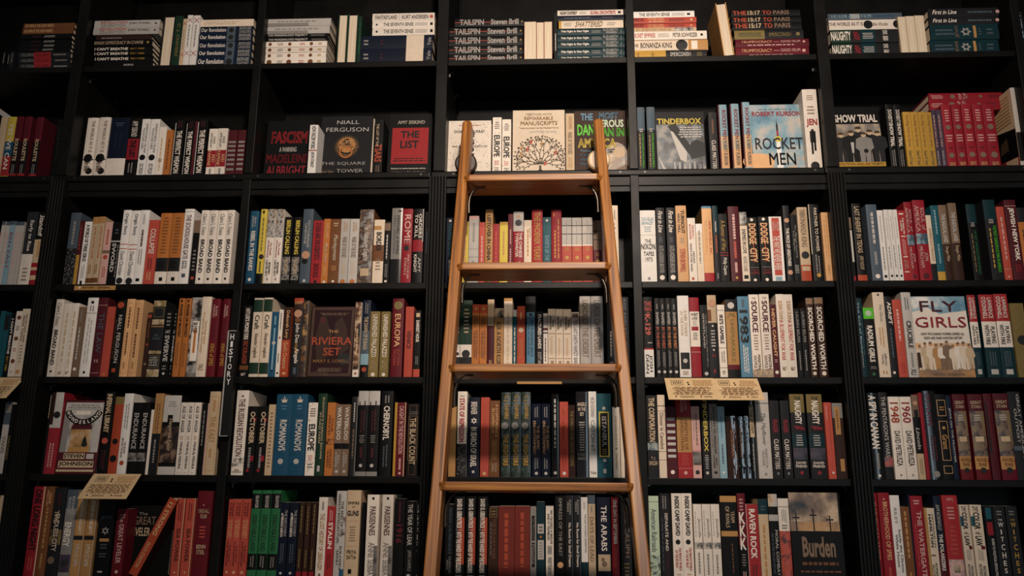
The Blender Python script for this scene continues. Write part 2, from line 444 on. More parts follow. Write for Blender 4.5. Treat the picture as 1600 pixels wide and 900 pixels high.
def shelf_books(row, text):
    """upright books of one shelf, left to right: x0 x1 ytop [#design] cover[,options] | print"""
    for line in text.strip().splitlines():
        line = line.strip()
        if not line: continue
        head, el = parse(line)
        x0, x1, yt = [float(q) for q in head[:3]]
        name = None; rest = head[3:]
        if rest and rest[0].startswith('#'): name = rest[0]; rest = rest[1:]
        if rest:
            o = opts_of(rest[0])
            if name: DESIGN[name] = (o, el)
        else: o, el = DESIGN[name]
        Y = ROWY[row] + float(o.get('y', 0)); yb = base_y(row, (x0 + x1) / 2)
        a, b = ray(x0, yb, Y), ray(x1, yb, Y)
        t = b.x - a.x - .0004
        h = ray((x0 + x1) / 2, yt, Y).z - ROWZ[row]
        hard = ('p' not in o) and (h > .222 or 'h' in o)
        kind = 'hardcover' if hard else 'paperback'
        rnd = random.Random(int(x0 * 7 + row * 1000))
        X = (a.x + b.x) / 2; bay = bay_of(X)
        COUNT[(row, bay)] = COUNT.get((row, bay), 0) + 1
        n = COUNT[(row, bay)]
        dep = .158 if hard else .135
        jit = rnd.uniform(-.003, .004)
        root = empty('hardcover_book' if hard else 'paperback_book', (X, Y + jit, ROWZ[row] + .0002))
        fore = 'f' in o
        if fore:
            root.rotation_euler = (0, 0, math.pi); root.location.y = Y + dep
        book_mesh(root, t, h, dep, o['cover'], el, hard, 'wrap' if 'w' in o else ('gloss' if 'g' in o else 'jacket'), o.get('s'), False, rnd)
        lab = looks(o['cover'], el, kind)
        if fore: lab = '%s, pages facing out' % (kind + ' turned backwards')
        up = ' upright' if row == 1 else ''
        if bay == 0: CUT.append((root, row, n, lab, up))
        tag(root, '%s, %s%s from left, %s, %s' % (lab, ORD[n], up, SHELF[row], BAY[bay]), 'book', 'books on the ' + SHELF[row])
def stack_books(row, word, text, Y=None, z0=None, where=None):
    """books lying flat, bottom to top: x0 x1 ytop [#design] cover[,options] | print (numbers run along the spine from its left end)"""
    lines = [l.strip() for l in text.strip().splitlines() if l.strip()]
    Y = ROWY[row] + .010 if Y is None else Y
    z = ROWZ[row] if z0 is None else z0
    N = len(lines)
    for i, line in enumerate(lines):
        head, el = parse(line)
        x0, x1, yt = [float(q) for q in head[:3]]
        name = None; rest = head[3:]
        if rest and rest[0].startswith('#'): name = rest[0]; rest = rest[1:]
        if rest:
            o = opts_of(rest[0])
            if name: DESIGN[name] = (o, el)
        else: o, el = DESIGN[name]
        a, b = ray(x0, yt + 5, Y), ray(x1, yt + 5, Y)
        zt = ray((x0 + x1) / 2, yt, Y).z
        t = zt - z - .0004; h = b.x - a.x
        hard = 'p' not in o
        rnd = random.Random(int(x0 * 3 + yt * 11))
        X = (a.x + b.x) / 2; bay = bay_of(X)
        root = empty('hardcover_book' if hard else 'paperback_book')
        root.matrix_world = Matrix.Translation((b.x, Y + rnd.uniform(-.003, .003), (z + zt) / 2)) @ Matrix.Rotation(-math.pi / 2, 4, 'Y')
        book_mesh(root, t, h, .158, o['cover'], el, hard, 'gloss' if 'g' in o else 'jacket', o.get('s'), True, rnd)
        pos = 'top of' if i == N - 1 else ('bottom of' if i == 0 else '%s from top of' % ORD[N - i])
        tag(root, '%s, %s %s, %s' % (looks(o['cover'], [e for e in el if not e.strip().startswith('B ')], 'book'), pos, word, where or (SHELF[row] + ', ' + BAY[bay])), 'book', 'books lying in stacks')
        z = zt
ART = {}
def face_book(row, x0, x1, yt, cover, print_, label, art=None, lean=4.0, th=.028, fin='jacket', y=0.0, part_hid=0):
    """a book standing with its front cover to the room"""
    Y = ROWY[row] + y
    yb = base_y(row, (x0 + x1) / 2)
    a, b = ray(x0, yb, Y), ray(x1, yb, Y)
    w = b.x - a.x; h = (ray((x0 + x1) / 2, yt, Y).z - ROWZ[row]) / math.cos(math.radians(lean))
    X = (a.x + b.x) / 2; bay = bay_of(X)
    COUNT[(row, bay)] = COUNT.get((row, bay), 0) + 1
    root = empty('display_book', (X, Y, ROWZ[row] + .0005 + 0))
    root.rotation_euler = (-math.radians(lean), 0, 0)
    cm = mat(cover, fin); mb = MB(); c = .0026
    mb.box(-w / 2, w / 2, 0, c, 0, h, cm); mb.box(-w / 2, w / 2, th - c, th, 0, h, cm); mb.box(-w / 2, -w / 2 + c, c, th - c, 0, h, cm)
    mb.build('cover', root)
    pg = MB(); pg.box(-w / 2 + c, w / 2 - .004, c, th - c, .003, h - .003, page_mat()); pg.build('pages', root)
    s = Surf(w, h); rnd = random.Random(int(x0))
    if art: ART[art](s, rnd)
    draw(s, print_.split(';'), rnd)
    if s.art.f: s.art.build('cover_print', root)
    if s.let.f: s.let.build('cover_lettering', root)
    tag(root, label, 'book', 'books shown cover out')
    return root

# ------------------------------------------------------------------ the setting
PAINT = paint_mat()
mb = MB(); mb.box(-2.6, 2.5, .275, .35, 0, 3.9, PAINT); tag(mb.build('wall_back'), 'black wall behind the bookcases', kind='structure')
def floor_mat():
    m, nt, b = base_mat('floor_oak')
    tc = nt.nodes.new('ShaderNodeTexCoord')
    br = nt.nodes.new('ShaderNodeTexBrick'); br.inputs['Scale'].default_value = 1.0
    br.inputs['Brick Width'].default_value = 1.2; br.inputs['Row Height'].default_value = .12; br.inputs['Mortar Size'].default_value = .003
    br.inputs['Color1'].default_value = lin('4a3020'); br.inputs['Color2'].default_value = lin('5a3c28'); br.inputs['Mortar'].default_value = lin('1c120c')
    nt.links.new(tc.outputs['Object'], br.inputs['Vector']); nt.links.new(br.outputs['Color'], b.inputs['Base Color'])
    b.inputs['Roughness'].default_value = .45
    return m
mb = MB(); mb.box(-2.6, 2.5, -3.6, .275, -.04, 0, floor_mat()); tag(mb.build('floor'), 'dark wooden floor in front of the bookcases', kind='structure')

LEDGE_Z = ROWZ[2]; TOP_Z = ROWZ[1] + .40; BACK = .27
SHELF_ROWS = [ROWZ[1], ROWZ[3], ROWZ[4], ROWZ[5], ROWZ[6], ROWZ[6] - .29, ROWZ[6] - .58, ROWZ[6] - .87, .11]
CLIP = metal_mat('clip_steel', 'a8a6a0', .35)
def pilaster(name, x, w, root, fluted):
    z0, z1 = 0.0, LEDGE_Z - .022
    if fluted:
        n = 5; fw = w / (n * 2 + 1); prof = [(-w / 2, BACK), (-w / 2, -.03)]
        for i in range(n):
            a = -w / 2 + fw * (2 * i + 1)
            prof += [(a, -.03), (a + fw * .2, -.0262), (a + fw * .5, -.025), (a + fw * .8, -.0262), (a + fw, -.03)]
        prof += [(w / 2, -.03), (w / 2, BACK)]
        prof = [(x + p, q) for p, q in prof]
        mb = MB(); mb.prism_z(prof, .12, z1, PAINT)
        mb.box(x - w / 2, x + w / 2, -.036, 0, 0, .12, PAINT)
        mb.build(name, root)
        mb = MB(); mb.box(x - w / 2 + .008, x + w / 2 - .008, -.018, BACK, LEDGE_Z, TOP_Z, PAINT)
        bevel(mb.build('upper_pilaster', root), .0015)
    else:
        mb = MB(); mb.box(x - w / 2, x + w / 2, -.02, BACK, 0, z1, PAINT); bevel(mb.build(name, root), .0015)
        mb = MB(); mb.box(x - w / 2, x + w / 2, -.018, BACK, LEDGE_Z, TOP_Z, PAINT); bevel(mb.build('upper_stile', root), .0015)
PW, SW = .052, .026
def bookcase(a, mid, b, label, right_end=False):
    root = empty('bookcase', ((a + b) / 2, 0, 0)); off = -(a + b) / 2
    root_off = root
    objs_before = set(bpy.data.objects)
    pilaster('pilaster', a, PW, root, True)
    if mid is not None: pilaster('stile', mid, SW, root, False)
    if right_end: pilaster('pilaster', b, PW, root, True)
    mb = MB(); mb.box(a + PW / 2, b - PW / 2, BACK - .012, BACK, 0, TOP_Z, PAINT); mb.build('back_panel', root)
    mb = MB(); mb.box(a - PW / 2, b - PW / 2 + (PW if right_end else 0), -.016, BACK - .012, LEDGE_Z - .022, LEDGE_Z, PAINT); bevel(mb.build('ledge', root), .005, 3)
    mb = MB(); mb.box(a + PW / 2, b - PW / 2, -.008, .012, LEDGE_Z - .05, LEDGE_Z - .022, PAINT); mb.box(a + PW / 2, b - PW / 2, -.002, .012, LEDGE_Z - .068, LEDGE_Z - .05, PAINT); mb.build('frieze_moulding', root)
    mb = MB(); mb.box(a - PW / 2, b - PW / 2, -.03, BACK, TOP_Z, TOP_Z + .03, PAINT); bevel(mb.build('top_board', root), .003)
    mb = MB(); mb.box(a + PW / 2, b - PW / 2, -.01, .01, 0, .088, PAINT); mb.build('plinth', root)
    bays = [(a + PW / 2, (mid - SW / 2) if mid is not None else b - PW / 2)]
    if mid is not None: bays.append((mid + SW / 2, b - PW / 2))
    for x0, x1 in bays:
        for z in SHELF_ROWS:
            up = .008 if z == ROWZ[1] else 0
            mb = MB(); mb.box(x0 - up, x1 + up, -.012 if not up else -.006, BACK - .012, z - .02, z, PAINT)
            sh = bevel(mb.build('shelf', root), .002)
            if z > ROWZ[6] - .1:
                for xe, sg in ((x0 - up, 1), (x1 + up, -1)):
                    for y in (.04, .205):
                        mb = MB()
                        mb.box(min(xe, xe + sg * .013), max(xe, xe + sg * .013), y, y + .008, z - .0225, z - .02, CLIP)
                        mb.box(min(xe, xe + sg * .0025), max(xe, xe + sg * .0025), y, y + .008, z - .036, z - .0225, CLIP)
                        mb.build('shelf_clip', sh)
    for x0, x1 in bays:                                       # screws in the ledge nosing
        for xx in (x0 + .02, x1 - .03):
            mb = MB(); n = 10
            mb.tris([(xx + .0035 * math.cos(6.2832 * i / n), -.0172, LEDGE_Z - .0105 + .0035 * math.sin(6.2832 * i / n)) for i in range(n)] +
                    [(xx + .0035 * math.cos(6.2832 * i / n), -.0155, LEDGE_Z - .0105 + .0035 * math.sin(6.2832 * i / n)) for i in range(n)],
                    [tuple(range(n))] + [((i + 1) % n, i, n + i, n + (i + 1) % n) for i in range(n)], metal_mat('screw_steel', '55534e', .5))
            mb.build('screw', root)
    for o in root.children:                                   # meshes were laid out in room coordinates
        o.location.x = off
    tag(root, label, 'bookcase', 'black bookcases along the wall')
bookcase(DIV[0], None, DIV[1], 'black wooden bookcase bay cut by the left edge')
bookcase(DIV[1], DIV[2], DIV[3], 'black two-bay wooden bookcase left of the ladder')
bookcase(DIV[3], DIV[4], DIV[5], 'black two-bay wooden bookcase that the ladder leans on')
bookcase(DIV[5], DIV[6], DIV[7], 'black two-bay wooden bookcase at far right of ladder', True)

# ------------------------------------------------------------------ the ladder
OAK = wood_mat()
def ladder():
    S0 = CAM_Z + .898; ST = .295; RK = .095 / .295
    YF = lambda z: -.15 - (S0 - z) * RK                       # tread front edge plane
    XL = lambda z: -.262 - .0042 * (S0 - z) / ST
    XR = lambda z: .156 + .0135 * (S0 - z) / ST
    foot_y = YF(0)
    root = empty('rolling_ladder', ((XL(0) + XR(0)) / 2, foot_y, 0)); O = root.location
    W, DP = .029, .074; zt = CAM_Z + 1.112
    def stile(XF):
        mb = MB(); zs = [0.0, .5, 1.0, 1.5, 2.0, 2.4, zt - .01, zt]
        for a, b in zip(zs[:-1], zs[1:]):
            pass
        ring = []
        for z in zs:
            k = W / 2 if z < zt else W / 2 - .007
            y0 = YF(z) + .016 + (0.006 if z == zt else 0); y1 = YF(z) + .016 + DP - (.006 if z == zt else 0)
            ring.append([(XF(z) - k, y0, z), (XF(z) + k, y0, z), (XF(z) + k, y1, z), (XF(z) - k, y1, z)])
        pts = [(p[0] - O.x, p[1] - O.y, p[2]) for r_ in ring for p in r_]
        fs = [(3, 2, 1, 0)]
        for i in range(len(zs) - 1):
            for j in range(4):
                k = (j + 1) % 4; fs.append((4 * i + j, 4 * i + k, 4 * i + 4 + k, 4 * i + 4 + j))
        n = 4 * (len(zs) - 1); fs.append((n, n + 1, n + 2, n + 3))
        mb.tris(pts, fs, wood_mat('ladder_oak_stile', RK)); return bevel(mb.build('stile', root), .004, 3)
    stile(XL); stile(XR)
    IRON = metal_mat('bracket_iron', '5a544c', .35)
    for i in range(0, 8):
        z = S0 - ST * i
        a, b = XL(z) + W / 2, XR(z) - W / 2; L = b - a; TH = .021
        # local z runs along the tread, local -x is up
        prof = [(.118, 0), (.0165, 0), (.0145, -.011), (.0, .006), (.0, L - .006), (.0145, L + .011), (.0165, L), (.118, L)]
        mb = MB(); n = len(prof)
        pts = [(0, y, s) for y, s in prof] + [(TH, y, s) for y, s in prof]
        mb.tris(pts, [tuple(range(n)), tuple(reversed(range(n, 2 * n)))] + [((k + 1) % n, k, n + k, n + (k + 1) % n) for k in range(n)], OAK)
        o = bevel(mb.build('tread', root), .003, 3)
        o.rotation_mode = 'QUATERNION'
        tilt = math.radians(2.5)
        o.rotation_quaternion = (Matrix.Rotation(-tilt, 4, 'X') @ Matrix.Rotation(math.pi / 2, 4, 'Y')).to_quaternion()
        o.location = (a - O.x, YF(z) - O.y, z)
        for XE, sg in ((a, 1), (b, -1)):                      # curved iron brackets under each tread
            mb = MB(); rad = .0055; arc = []
            for q in range(9):
                t = math.pi / 2 * q / 8
                arc.append((XE + sg * (.036 * (1 - math.cos(t)) + .003), z - TH - .002 - .055 * (1 - math.sin(t))))
            arc = [(XE + sg * .003, z - TH - .085)] + arc + [(XE + sg * .052, z - TH - .003)]
            rows = []
            for x, zz in arc:
                rows.append([(x + rad * math.cos(6.2832 * j / 6) - O.x, YF(z) + .05 + rad * 1.6 * math.sin(6.2832 * j / 6) - O.y, zz + (rad * .5 * math.cos(6.2832 * j / 6))) for j in range(6)])
            pts = [p for r_ in rows for p in r_]; fs = []
            for r_ in range(len(rows) - 1):
                for j in range(6):
                    k = (j + 1) % 6; fs.append((6 * r_ + j, 6 * r_ + k, 6 * r_ + 6 + k, 6 * r_ + 6 + j))
            mb.tris(pts, fs, IRON); mb.build('tread_bracket', root, True)
    for px_, py_, m in ((728, 256, wood_mat('bumper_dark', 0.0, '241a14', '33241a', '3d2c20')), (935.5, 251, wood_mat('bumper_pale', 0.0, 'a98c66', 'c9ad84', 'd9c09a'))):
        c = ray(px_, py_, -.03); n = 28; r_ = .0345; y0, y1 = -.040, -.0175
        mb = MB(); pts = []
        for y, k in ((y0, .86), (y0 + .004, 1), (y1, 1)):
            pts += [(c.x + r_ * k * math.cos(6.2832 * i / n) - O.x, y - O.y, c.z + r_ * k * math.sin(6.2832 * i / n)) for i in range(n)]
        fs = [tuple(range(n)), tuple(reversed(range(2 * n, 3 * n)))]
        for g in range(2): fs += [(n * g + (i + 1) % n, n * g + i, n * g + n + i, n * g + n + (i + 1) % n) for i in range(n)]
        mb.tris(pts, fs, m); mb.build('wheel', root)
    tag(root, 'honey-brown wooden rolling ladder leaning against the black bookcase', 'ladder')
ladder()

# ------------------------------------------------------------------ signs and cards on the shelves
def history_sign():
    a = ray(355.0, 516, -.045); b = ray(343.5, 682, -.045); w = .0285; x0 = (a.x + b.x) / 2 - .001; h = a.z - b.z
    root = empty('section_sign', (x0 + w / 2, -.045, b.z))
    mb = MB(); mb.box(-w / 2, w / 2, 0, .024, 0, h, mat('black', 'matte')); bevel(mb.build('board', root), .001)
    mb = MB(); m = mat('white', 'print')
    for q in ((-w / 2 + .001, -w / 2 + .0021, 0.001, h - .001), (-w / 2 + .0036, -w / 2 + .0044, .004, h - .004),
              (-w / 2 + .001, w / 2 - .002, h - .0021, h - .001), (-w / 2 + .001, w / 2 - .002, .001, .0021)):
        mb.box(q[0], q[1], -.0004, .0002, q[2], q[3], m)
    mb.build('border_line', root)
    s = Surf(w, h)
    for i, ch in enumerate('HISTORY'):
        v = .965 - .0715 * i; s.text(ch, .42 if ch == 'I' else .34, .66 if ch == 'I' else .74, v - .056, v, m, 'H', .016)
        if ch in 'HITYR':                                     # slab feet of the letters
            pass
    s.let.build('sign_lettering', root)
    tag(root, 'narrow black section sign with white letters, fixed upright between bays', 'sign')
history_sign()
def shelf_label(x0, x1, y0, y1, row, text, label):
    a = ray(x0, y0, -.0135); b = ray(x1, y1, -.0135); w = b.x - a.x; h = a.z - b.z
    root = empty('shelf_label', ((a.x + b.x) / 2, -.0135, b.z))
    mb = MB(); mb.box(-w / 2, w / 2, 0, .0012, 0, h, mat('tan', 'jacket')); mb.build('strip', root)
    s = Surf(w, h); rnd = random.Random(3)
    if text:
        draw(s, ['O .13,.55,.028 ivory', 'H .32,.78,.19,.88 black ' + text], rnd)
        s.art.build('round_mark', root); s.let.build('label_lettering', root)
    tag(root, label, 'label')
shelf_label(116.5, 180, 446.5, 453, 3, 'HISTORY - GENERAL', 'small tan shelf label with black lettering on shelf edge, second bay')
shelf_label(808, 878, 596, 600, 4, '', 'thin blank tan shelf label on shelf edge behind the ladder')
def note_card(x0, x1, row, label, seed, ln=.102, yaw=0.0, dz=0.0, out=0.0):
    y = base_y(row, x0) + 1
    a, b = ray(x0, y, -.016 - out), ray(x1, y, -.016 - out); w = b.x - a.x
    root = empty('note_card', ((a.x + b.x) / 2, -.016 - out, a.z + dz))
    root.rotation_euler = (math.radians(-47), 0, yaw)         # hangs from the shelf edge, lower edge towards the room
    m = mat('parchment', 'jacket')
    mb = MB(); mb.box(-w / 2, w / 2, 0, .0008, -ln, 0, m); mb.build('card', root)
    s = Surf(w, ln); rnd = random.Random(seed)
    draw(s, ['F .12,.36,.66,.9 black', 'L .7,.86,.15,.33 black 5', 'O .46,.78,.022 black', 'O .47,.69,.022 black', 'M .62,.9,.55,.95 tan 5', 'M .2,.58,.08,.94 brown 9',
             'O .16,.13,.018 black', 'O .66,.13,.018 black', 'M .08,.16,.22,.55 sepia 2', 'M .08,.16,.7,.9 sepia 1'], rnd)
    o = s.art.build('handwriting', root); o.location.z = -ln
    tag(root, label, 'card', 'handwritten cards on shelf edges')
note_card(1038, 1114, 4, 'cream handwritten card hanging from fourth shelf, left of the pair', 5)
note_card(1112, 1183, 4, 'cream handwritten card hanging from fourth shelf, right of the pair', 6, out=.0015, dz=-.001)
note_card(147, 221, 5, 'cream handwritten card hanging from the fifth shelf, second bay', 7)
note_card(-30, 39, 4, 'cream handwritten card hanging from fourth shelf at left edge', 8)

# ------------------------------------------------------------------ pictures on the covers that face the room
def person(s, u, v, hgt, coat, head='skin', legs=None, wd=.5):
    k = s.h / s.w; w = hgt * wd * k * .5
    lg = legs or coat
    s.poly([(u - w * .55, v), (u - w * .08, v), (u, v + hgt * .42), (u + w * .08, v), (u + w * .55, v), (u + w * .62, v + hgt * .5), (u - w * .62, v + hgt * .5)], mat(lg, 'print'))
    s.poly([(u - w * .62, v + hgt * .42), (u + w * .62, v + hgt * .42), (u + w, v + hgt * .5), (u + w * .85, v + hgt * .78), (u + w * .3, v + hgt * .84), (u - w * .3, v + hgt * .84), (u - w * .85, v + hgt * .78), (u - w, v + hgt * .5)], mat(coat, 'print'))
    s.disc(u, v + hgt * .9, w * .28, mat(head, 'print'), hgt * .075)
    s.poly([(u - w * .3, v + hgt * .91), (u + w * .3, v + hgt * .91), (u + w * .26, v + hgt * .97), (u, v + hgt * .99), (u - w * .26, v + hgt * .97)], mat('umber', 'print'))
def art_square(s, rnd):
    u, v = .52, .52
    k = s.w / s.h
    for i in range(36):
        a = 6.2832 * i / 36; b = .045
        s.poly([(u + .17 * math.cos(a - b), v + .17 * k * math.sin(a - b)), (u + .25 * math.cos(a), v + .25 * k * math.sin(a)), (u + .17 * math.cos(a + b), v + .17 * k * math.sin(a + b))][::1], mat('tan', 'print'))
    s.disc(u, v + .02, .165, img_mat('brown', 'tan', 'orange', 80)); s.disc(u, v + .05, .1, img_mat('darkbrown', 'tan', None, 90))
    s.disc(u - .04, v + .07, .015, mat('black', 'print')); s.disc(u + .04, v + .07, .015, mat('black', 'print')); s.disc(u, v + .035, .022, mat('darkbrown', 'print'))
    s.ring(u - .01, v - .09, .13, .03, mat('orange', 'print'))
ART['square'] = art_square
def art_tree(s, rnd):
    """a spreading tree of thin branches with leaves and a few red birds"""
    k = s.w / s.h; dark = mat('umber', 'print'); out = []; leaves = []
    def seg(a, b, w0, w1):
        dx, dy = b[0] - a[0], (b[1] - a[1]) / k; L = math.hypot(dx, dy) or 1; nx, ny = -dy / L, dx / L * k
        out.append([(a[0] - nx * w0, a[1] - ny * w0), (a[0] + nx * w0, a[1] + ny * w0), (b[0] + nx * w1, b[1] + ny * w1), (b[0] - nx * w1, b[1] - ny * w1)][::-1])
    def leaf(p, ang, r=.03):
        pts = []
        for t, q in ((0, 0), (.5, .42), (.85, .5), (1.5, 0), (.85, -.5), (.5, -.42)):
            pts.append((p[0] + r * (t * math.cos(ang) - q * math.sin(ang)), p[1] + r * k * (t * math.sin(ang) + q * math.cos(ang))))
        leaves.append(pts)
    def grow(p, ang, ln, w, d):
        q = (p[0] + ln * math.cos(ang), p[1] + ln * math.sin(ang) * k)
        seg(p, q, w, w * .7)
        leaf(((p[0] + q[0]) / 2, (p[1] + q[1]) / 2), ang + rnd.choice((-1, 1)) * 1.0, .026)
        if d == 0:
            leaf(q, ang); return
        for da in (rnd.uniform(.3, .5), -rnd.uniform(.3, .5)):
            grow(q, ang + da, ln * .76, w * .68, d - 1)
    for a in (2, 27, 50, 72, 93, 115, 138, 161, 184):
        c = math.cos(math.radians(a))
        grow((.53 + .02 * c, .19), math.radians(a), .146 + .062 * abs(math.sin(math.radians(a))), .011, 3)
    seg((.53, .0), (.53, .17), .032, .02)
    seg((.36, .02), (.52, .1), .008, .014); seg((.70, .02), (.54, .1), .008, .014)
    s.polys(out, dark); s.polys(leaves, dark)
    for u, v in ((.55, .49), (.17, .44), (.16, .33), (.82, .36), (.62, .2), (.28, .41), (.35, .52)):
        s.poly([(u - .03, v - .035), (u + .01, v - .03), (u + .04, v + .01), (u + .005, v + .035), (u - .01, v + .01)], mat('coral' if rnd.random() < .65 else 'tan', 'print'))
ART['tree'] = art_tree
def art_face(s, rnd):
    s.disc(.8, .27, .24, img_mat('grey', 'sepia', 'beige', 18), .24)
    s.disc(.86, .36, .13, mat('beige', 'print'), .08)
    s.poly([(.62, .36), (.7, .38), (.76, .36), (.7, .35)], mat('black', 'print')); s.poly([(.63, .4), (.78, .41), (.77, .39), (.63, .385)], mat('charcoal', 'print'))
    s.poly([(.6, .02), (1, .02), (1, .18), (.78, .1)], mat('sepia', 'print'))
    s.poly([(.93, .15), (.97, .2), (.96, .26), (.9, .2)], mat('lightgrey', 'print'))
ART['face'] = art_face
def art_machine(s, rnd):
    s.rect(.02, .98, .02, .8, img_mat('charcoal', 'slate', 'grey', 26))
    s.poly([(.25, .77), (.4, .83), (.78, .36), (.68, .3)], mat('charcoal', 'print'))
    s.poly([(.3, .7), (.36, .68), (.62, .36), (.6, .2), (.48, .24)], mat('lightgrey', 'print'))
    s.poly([(.66, .42), (.72, .52), (.84, .56), (.98, .5), (.98, .3), (.7, .25)], mat('charcoal', 'print'))
    for i in range(14):
        u = .3 + .05 * i; s.rect(u, u + .02, .04, .1 + rnd.random() * .12, mat('lightgrey' if i % 2 else 'charcoal', 'print'))
    s.poly([(.02, .3), (.06, .26), (.2, .06), (.14, .06)], mat('lightgrey', 'print'))
ART['machine'] = art_machine
def art_rocket(s, rnd):
    s.rect(0, 1, .3, 1, img_mat('skyblue', 'lightblue', 'lightgrey', 14)); s.rect(0, 1, .0, .3, img_mat('peach', 'lightblue', 'cream', 14))
    s.disc(.1, .18, .3, mat('peach', 'print'), .12)
    s.poly([(.465, .5), (.535, .5), (.56, .04), (.44, .04)], mat('white', 'print')); s.disc(.5, .5, .07, mat('yellow', 'print'), .04)
    s.poly([(.482, .54), (.518, .54), (.518, .7), (.508, .73), (.5, .8), (.492, .73), (.482, .7)], mat('charcoal', 'print'))
    s.rect(.484, .516, .55, .62, mat('red', 'print'))
ART['rocket'] = art_rocket
def art_trial(s, rnd):
    s.rect(.02, .98, .12, .74, img_mat('sepia', 'grey', 'beige', 20))
    for u, v, hh, c in ((.12, .12, .5, 'charcoal'), (.5, .15, .56, 'charcoal'), (.74, .14, .52, 'black'), (.9, .14, .5, 'charcoal'), (.34, .12, .53, 'black'), (.6, .13, .49, 'grey')):
        person(s, u, v, hh, c, 'beige', None, .5)
    s.poly([(.31, .46), (.38, .46), (.36, .3), (.32, .3)], mat('lightgrey', 'print'))
    s.disc(.62, .33, .05, mat('black', 'print'))
    s.rect(.0, 1, .1, .165, mat('gold', 'jacket'))
ART['trial'] = art_trial
def art_riviera(s, rnd):
    s.poly([(.12, .55), (.22, .86), (.34, .86), (.4, .74), (.52, .6), (.46, .3), (.2, .2)], mat('darkbrown', 'print'))
    s.poly([(.55, .76), (.7, .86), (.82, .7), (.9, .4), (.7, .3), (.56, .5)], mat('darkbrown', 'print'))
    s.disc(.27, .8, .07, mat('maroon', 'print'))
    s.disc(.8, .25, .14, mat('charcoal', 'print')); s.poly([(.02, .05), (.4, .14), (.5, .02)], mat('darkbrown', 'print'))
    for o, t in ((.03, 0), (.06, 0)): draw(s, ['F %.2f,%.2f,%.2f,%.2f sepia' % (o, 1 - o, o * .7, 1 - o * .7)], rnd)
ART['riviera'] = art_riviera
def art_fly(s, rnd):
    s.rect(0, 1, .6, 1, img_mat('white', 'lightblue', 'skyblue', 12)); s.poly([(0, .8), (.3, .86), (.5, .78), (1, .82), (1, .44), (0, .44)], mat('ivory', 'print'))
    s.rect(0, 1, .14, .42, img_mat('beige', 'peach', 'ivory', 16)); s.rect(0, 1, 0, .17, img_mat('sepia', 'tan', None, 18))
    cs = ['cream', 'beige', 'cream', 'tan', 'ivory', 'sepia', 'cream', 'ivory', 'cream', 'beige']
    for i, c in enumerate(cs):
        person(s, .07 + .098 * i, .09 + .012 * (i % 2), .31 + .02 * ((i * 7) % 3), c, 'skin', 'sepia' if i in (4, 5) else c, .36)
        s.disc(.07 + .098 * i, .09 + .012 * (i % 2) + (.31 + .02 * ((i * 7) % 3)) * .955, .019, mat('sepia', 'print'), .013)
    s.rect(0, .06, .12, .3, mat('darkbrown', 'print'))
ART['fly'] = art_fly
def art_wonder(s, rnd):
    s.rect(.03, .97, .04, .97, img_mat('grey', 'lightgrey', None, 22))
    s.rect(.05, .95, .88, .96, mat('lightgrey', 'print')); s.rect(.18, .82, .79, .87, mat('lightgrey', 'print')); s.rect(.3, .66, .8, .85, mat('ivory', 'print'))
    s.rect(.03, .18, .28, .86, mat('grey', 'print')); s.rect(.8, .97, .28, .86, mat('lightgrey', 'print'))
    s.disc(.5, .6, .26, mat('maroon', 'print'), .14); s.rect(.25, .75, .3, .6, img_mat('olive', 'tan', 'beige', 20))
    s.rect(.24, .76, .28, .36, mat('tan', 'print')); s.rect(.03, .97, .03, .29, mat('maroon', 'print'))
    s.poly([(.55, .38), (.62, .36), (.7, .38), (.66, .46), (.62, .52), (.57, .46)], mat('charcoal', 'print'))
    s.rect(.16, .68, .2, .275, mat('beige', 'print')); s.rect(.72, .9, .2, .27, mat('lightgrey', 'print')); s.rect(.06, .92, .085, .175, mat('beige', 'print')); s.rect(.03, .94, .03, .06, mat('beige', 'print'))
    word = 'WONDERLAND'; n = len(word); u0, v0, R = .5, .94, .43; k = s.w / s.h     # the word hangs in an arc on a dark ribbon
    pts = []
    for rr in (R + .075, R - .075):
        row = [(u0 + rr * math.cos(math.radians(a)), v0 + rr * k * math.sin(math.radians(a))) for a in range(202, 339, 4)]
        pts += row if rr > R else row[::-1]
    s.poly(pts, mat('black', 'print')); o = .0008 + .00006 * s.k
    for i, ch in enumerate(word):
        a = math.radians(209 + 122 * i / (n - 1)); vs, fs, asp = glyphs(ch, .03); hh = .09; ww = hh * min(asp, 1.1) * .9
        q = []
        for x, y in vs:
            lx, ly = (x - .5) * ww, (y - .5) * hh; t = a + math.pi / 2
            gx = R * math.cos(a) + lx * math.cos(t) - ly * math.sin(t); gy = R * math.sin(a) + lx * math.sin(t) + ly * math.cos(t)
            q.append(s.P(u0 + gx, v0 + gy * k, o))
        s.let.tris(q, fs, mat('ivory', 'print'))
ART['wonder'] = art_wonder
def art_burden(s, rnd):
    s.rect(.0, .96, .58, 1, img_mat('charcoal', 'sepia', 'beige', 13)); s.rect(.0, .96, .58, .68, img_mat('beige', 'tan', 'sepia', 12))
    for u, hh in ((.12, .2), (.46, .24), (.78, .17)):
        s.rect(u - .012, u + .012, .58, .58 + hh, mat('black', 'print')); s.rect(u - .07, u + .07, .58 + hh * .68, .58 + hh * .68 + .016, mat('black', 'print'))
ART['burden'] = art_burden

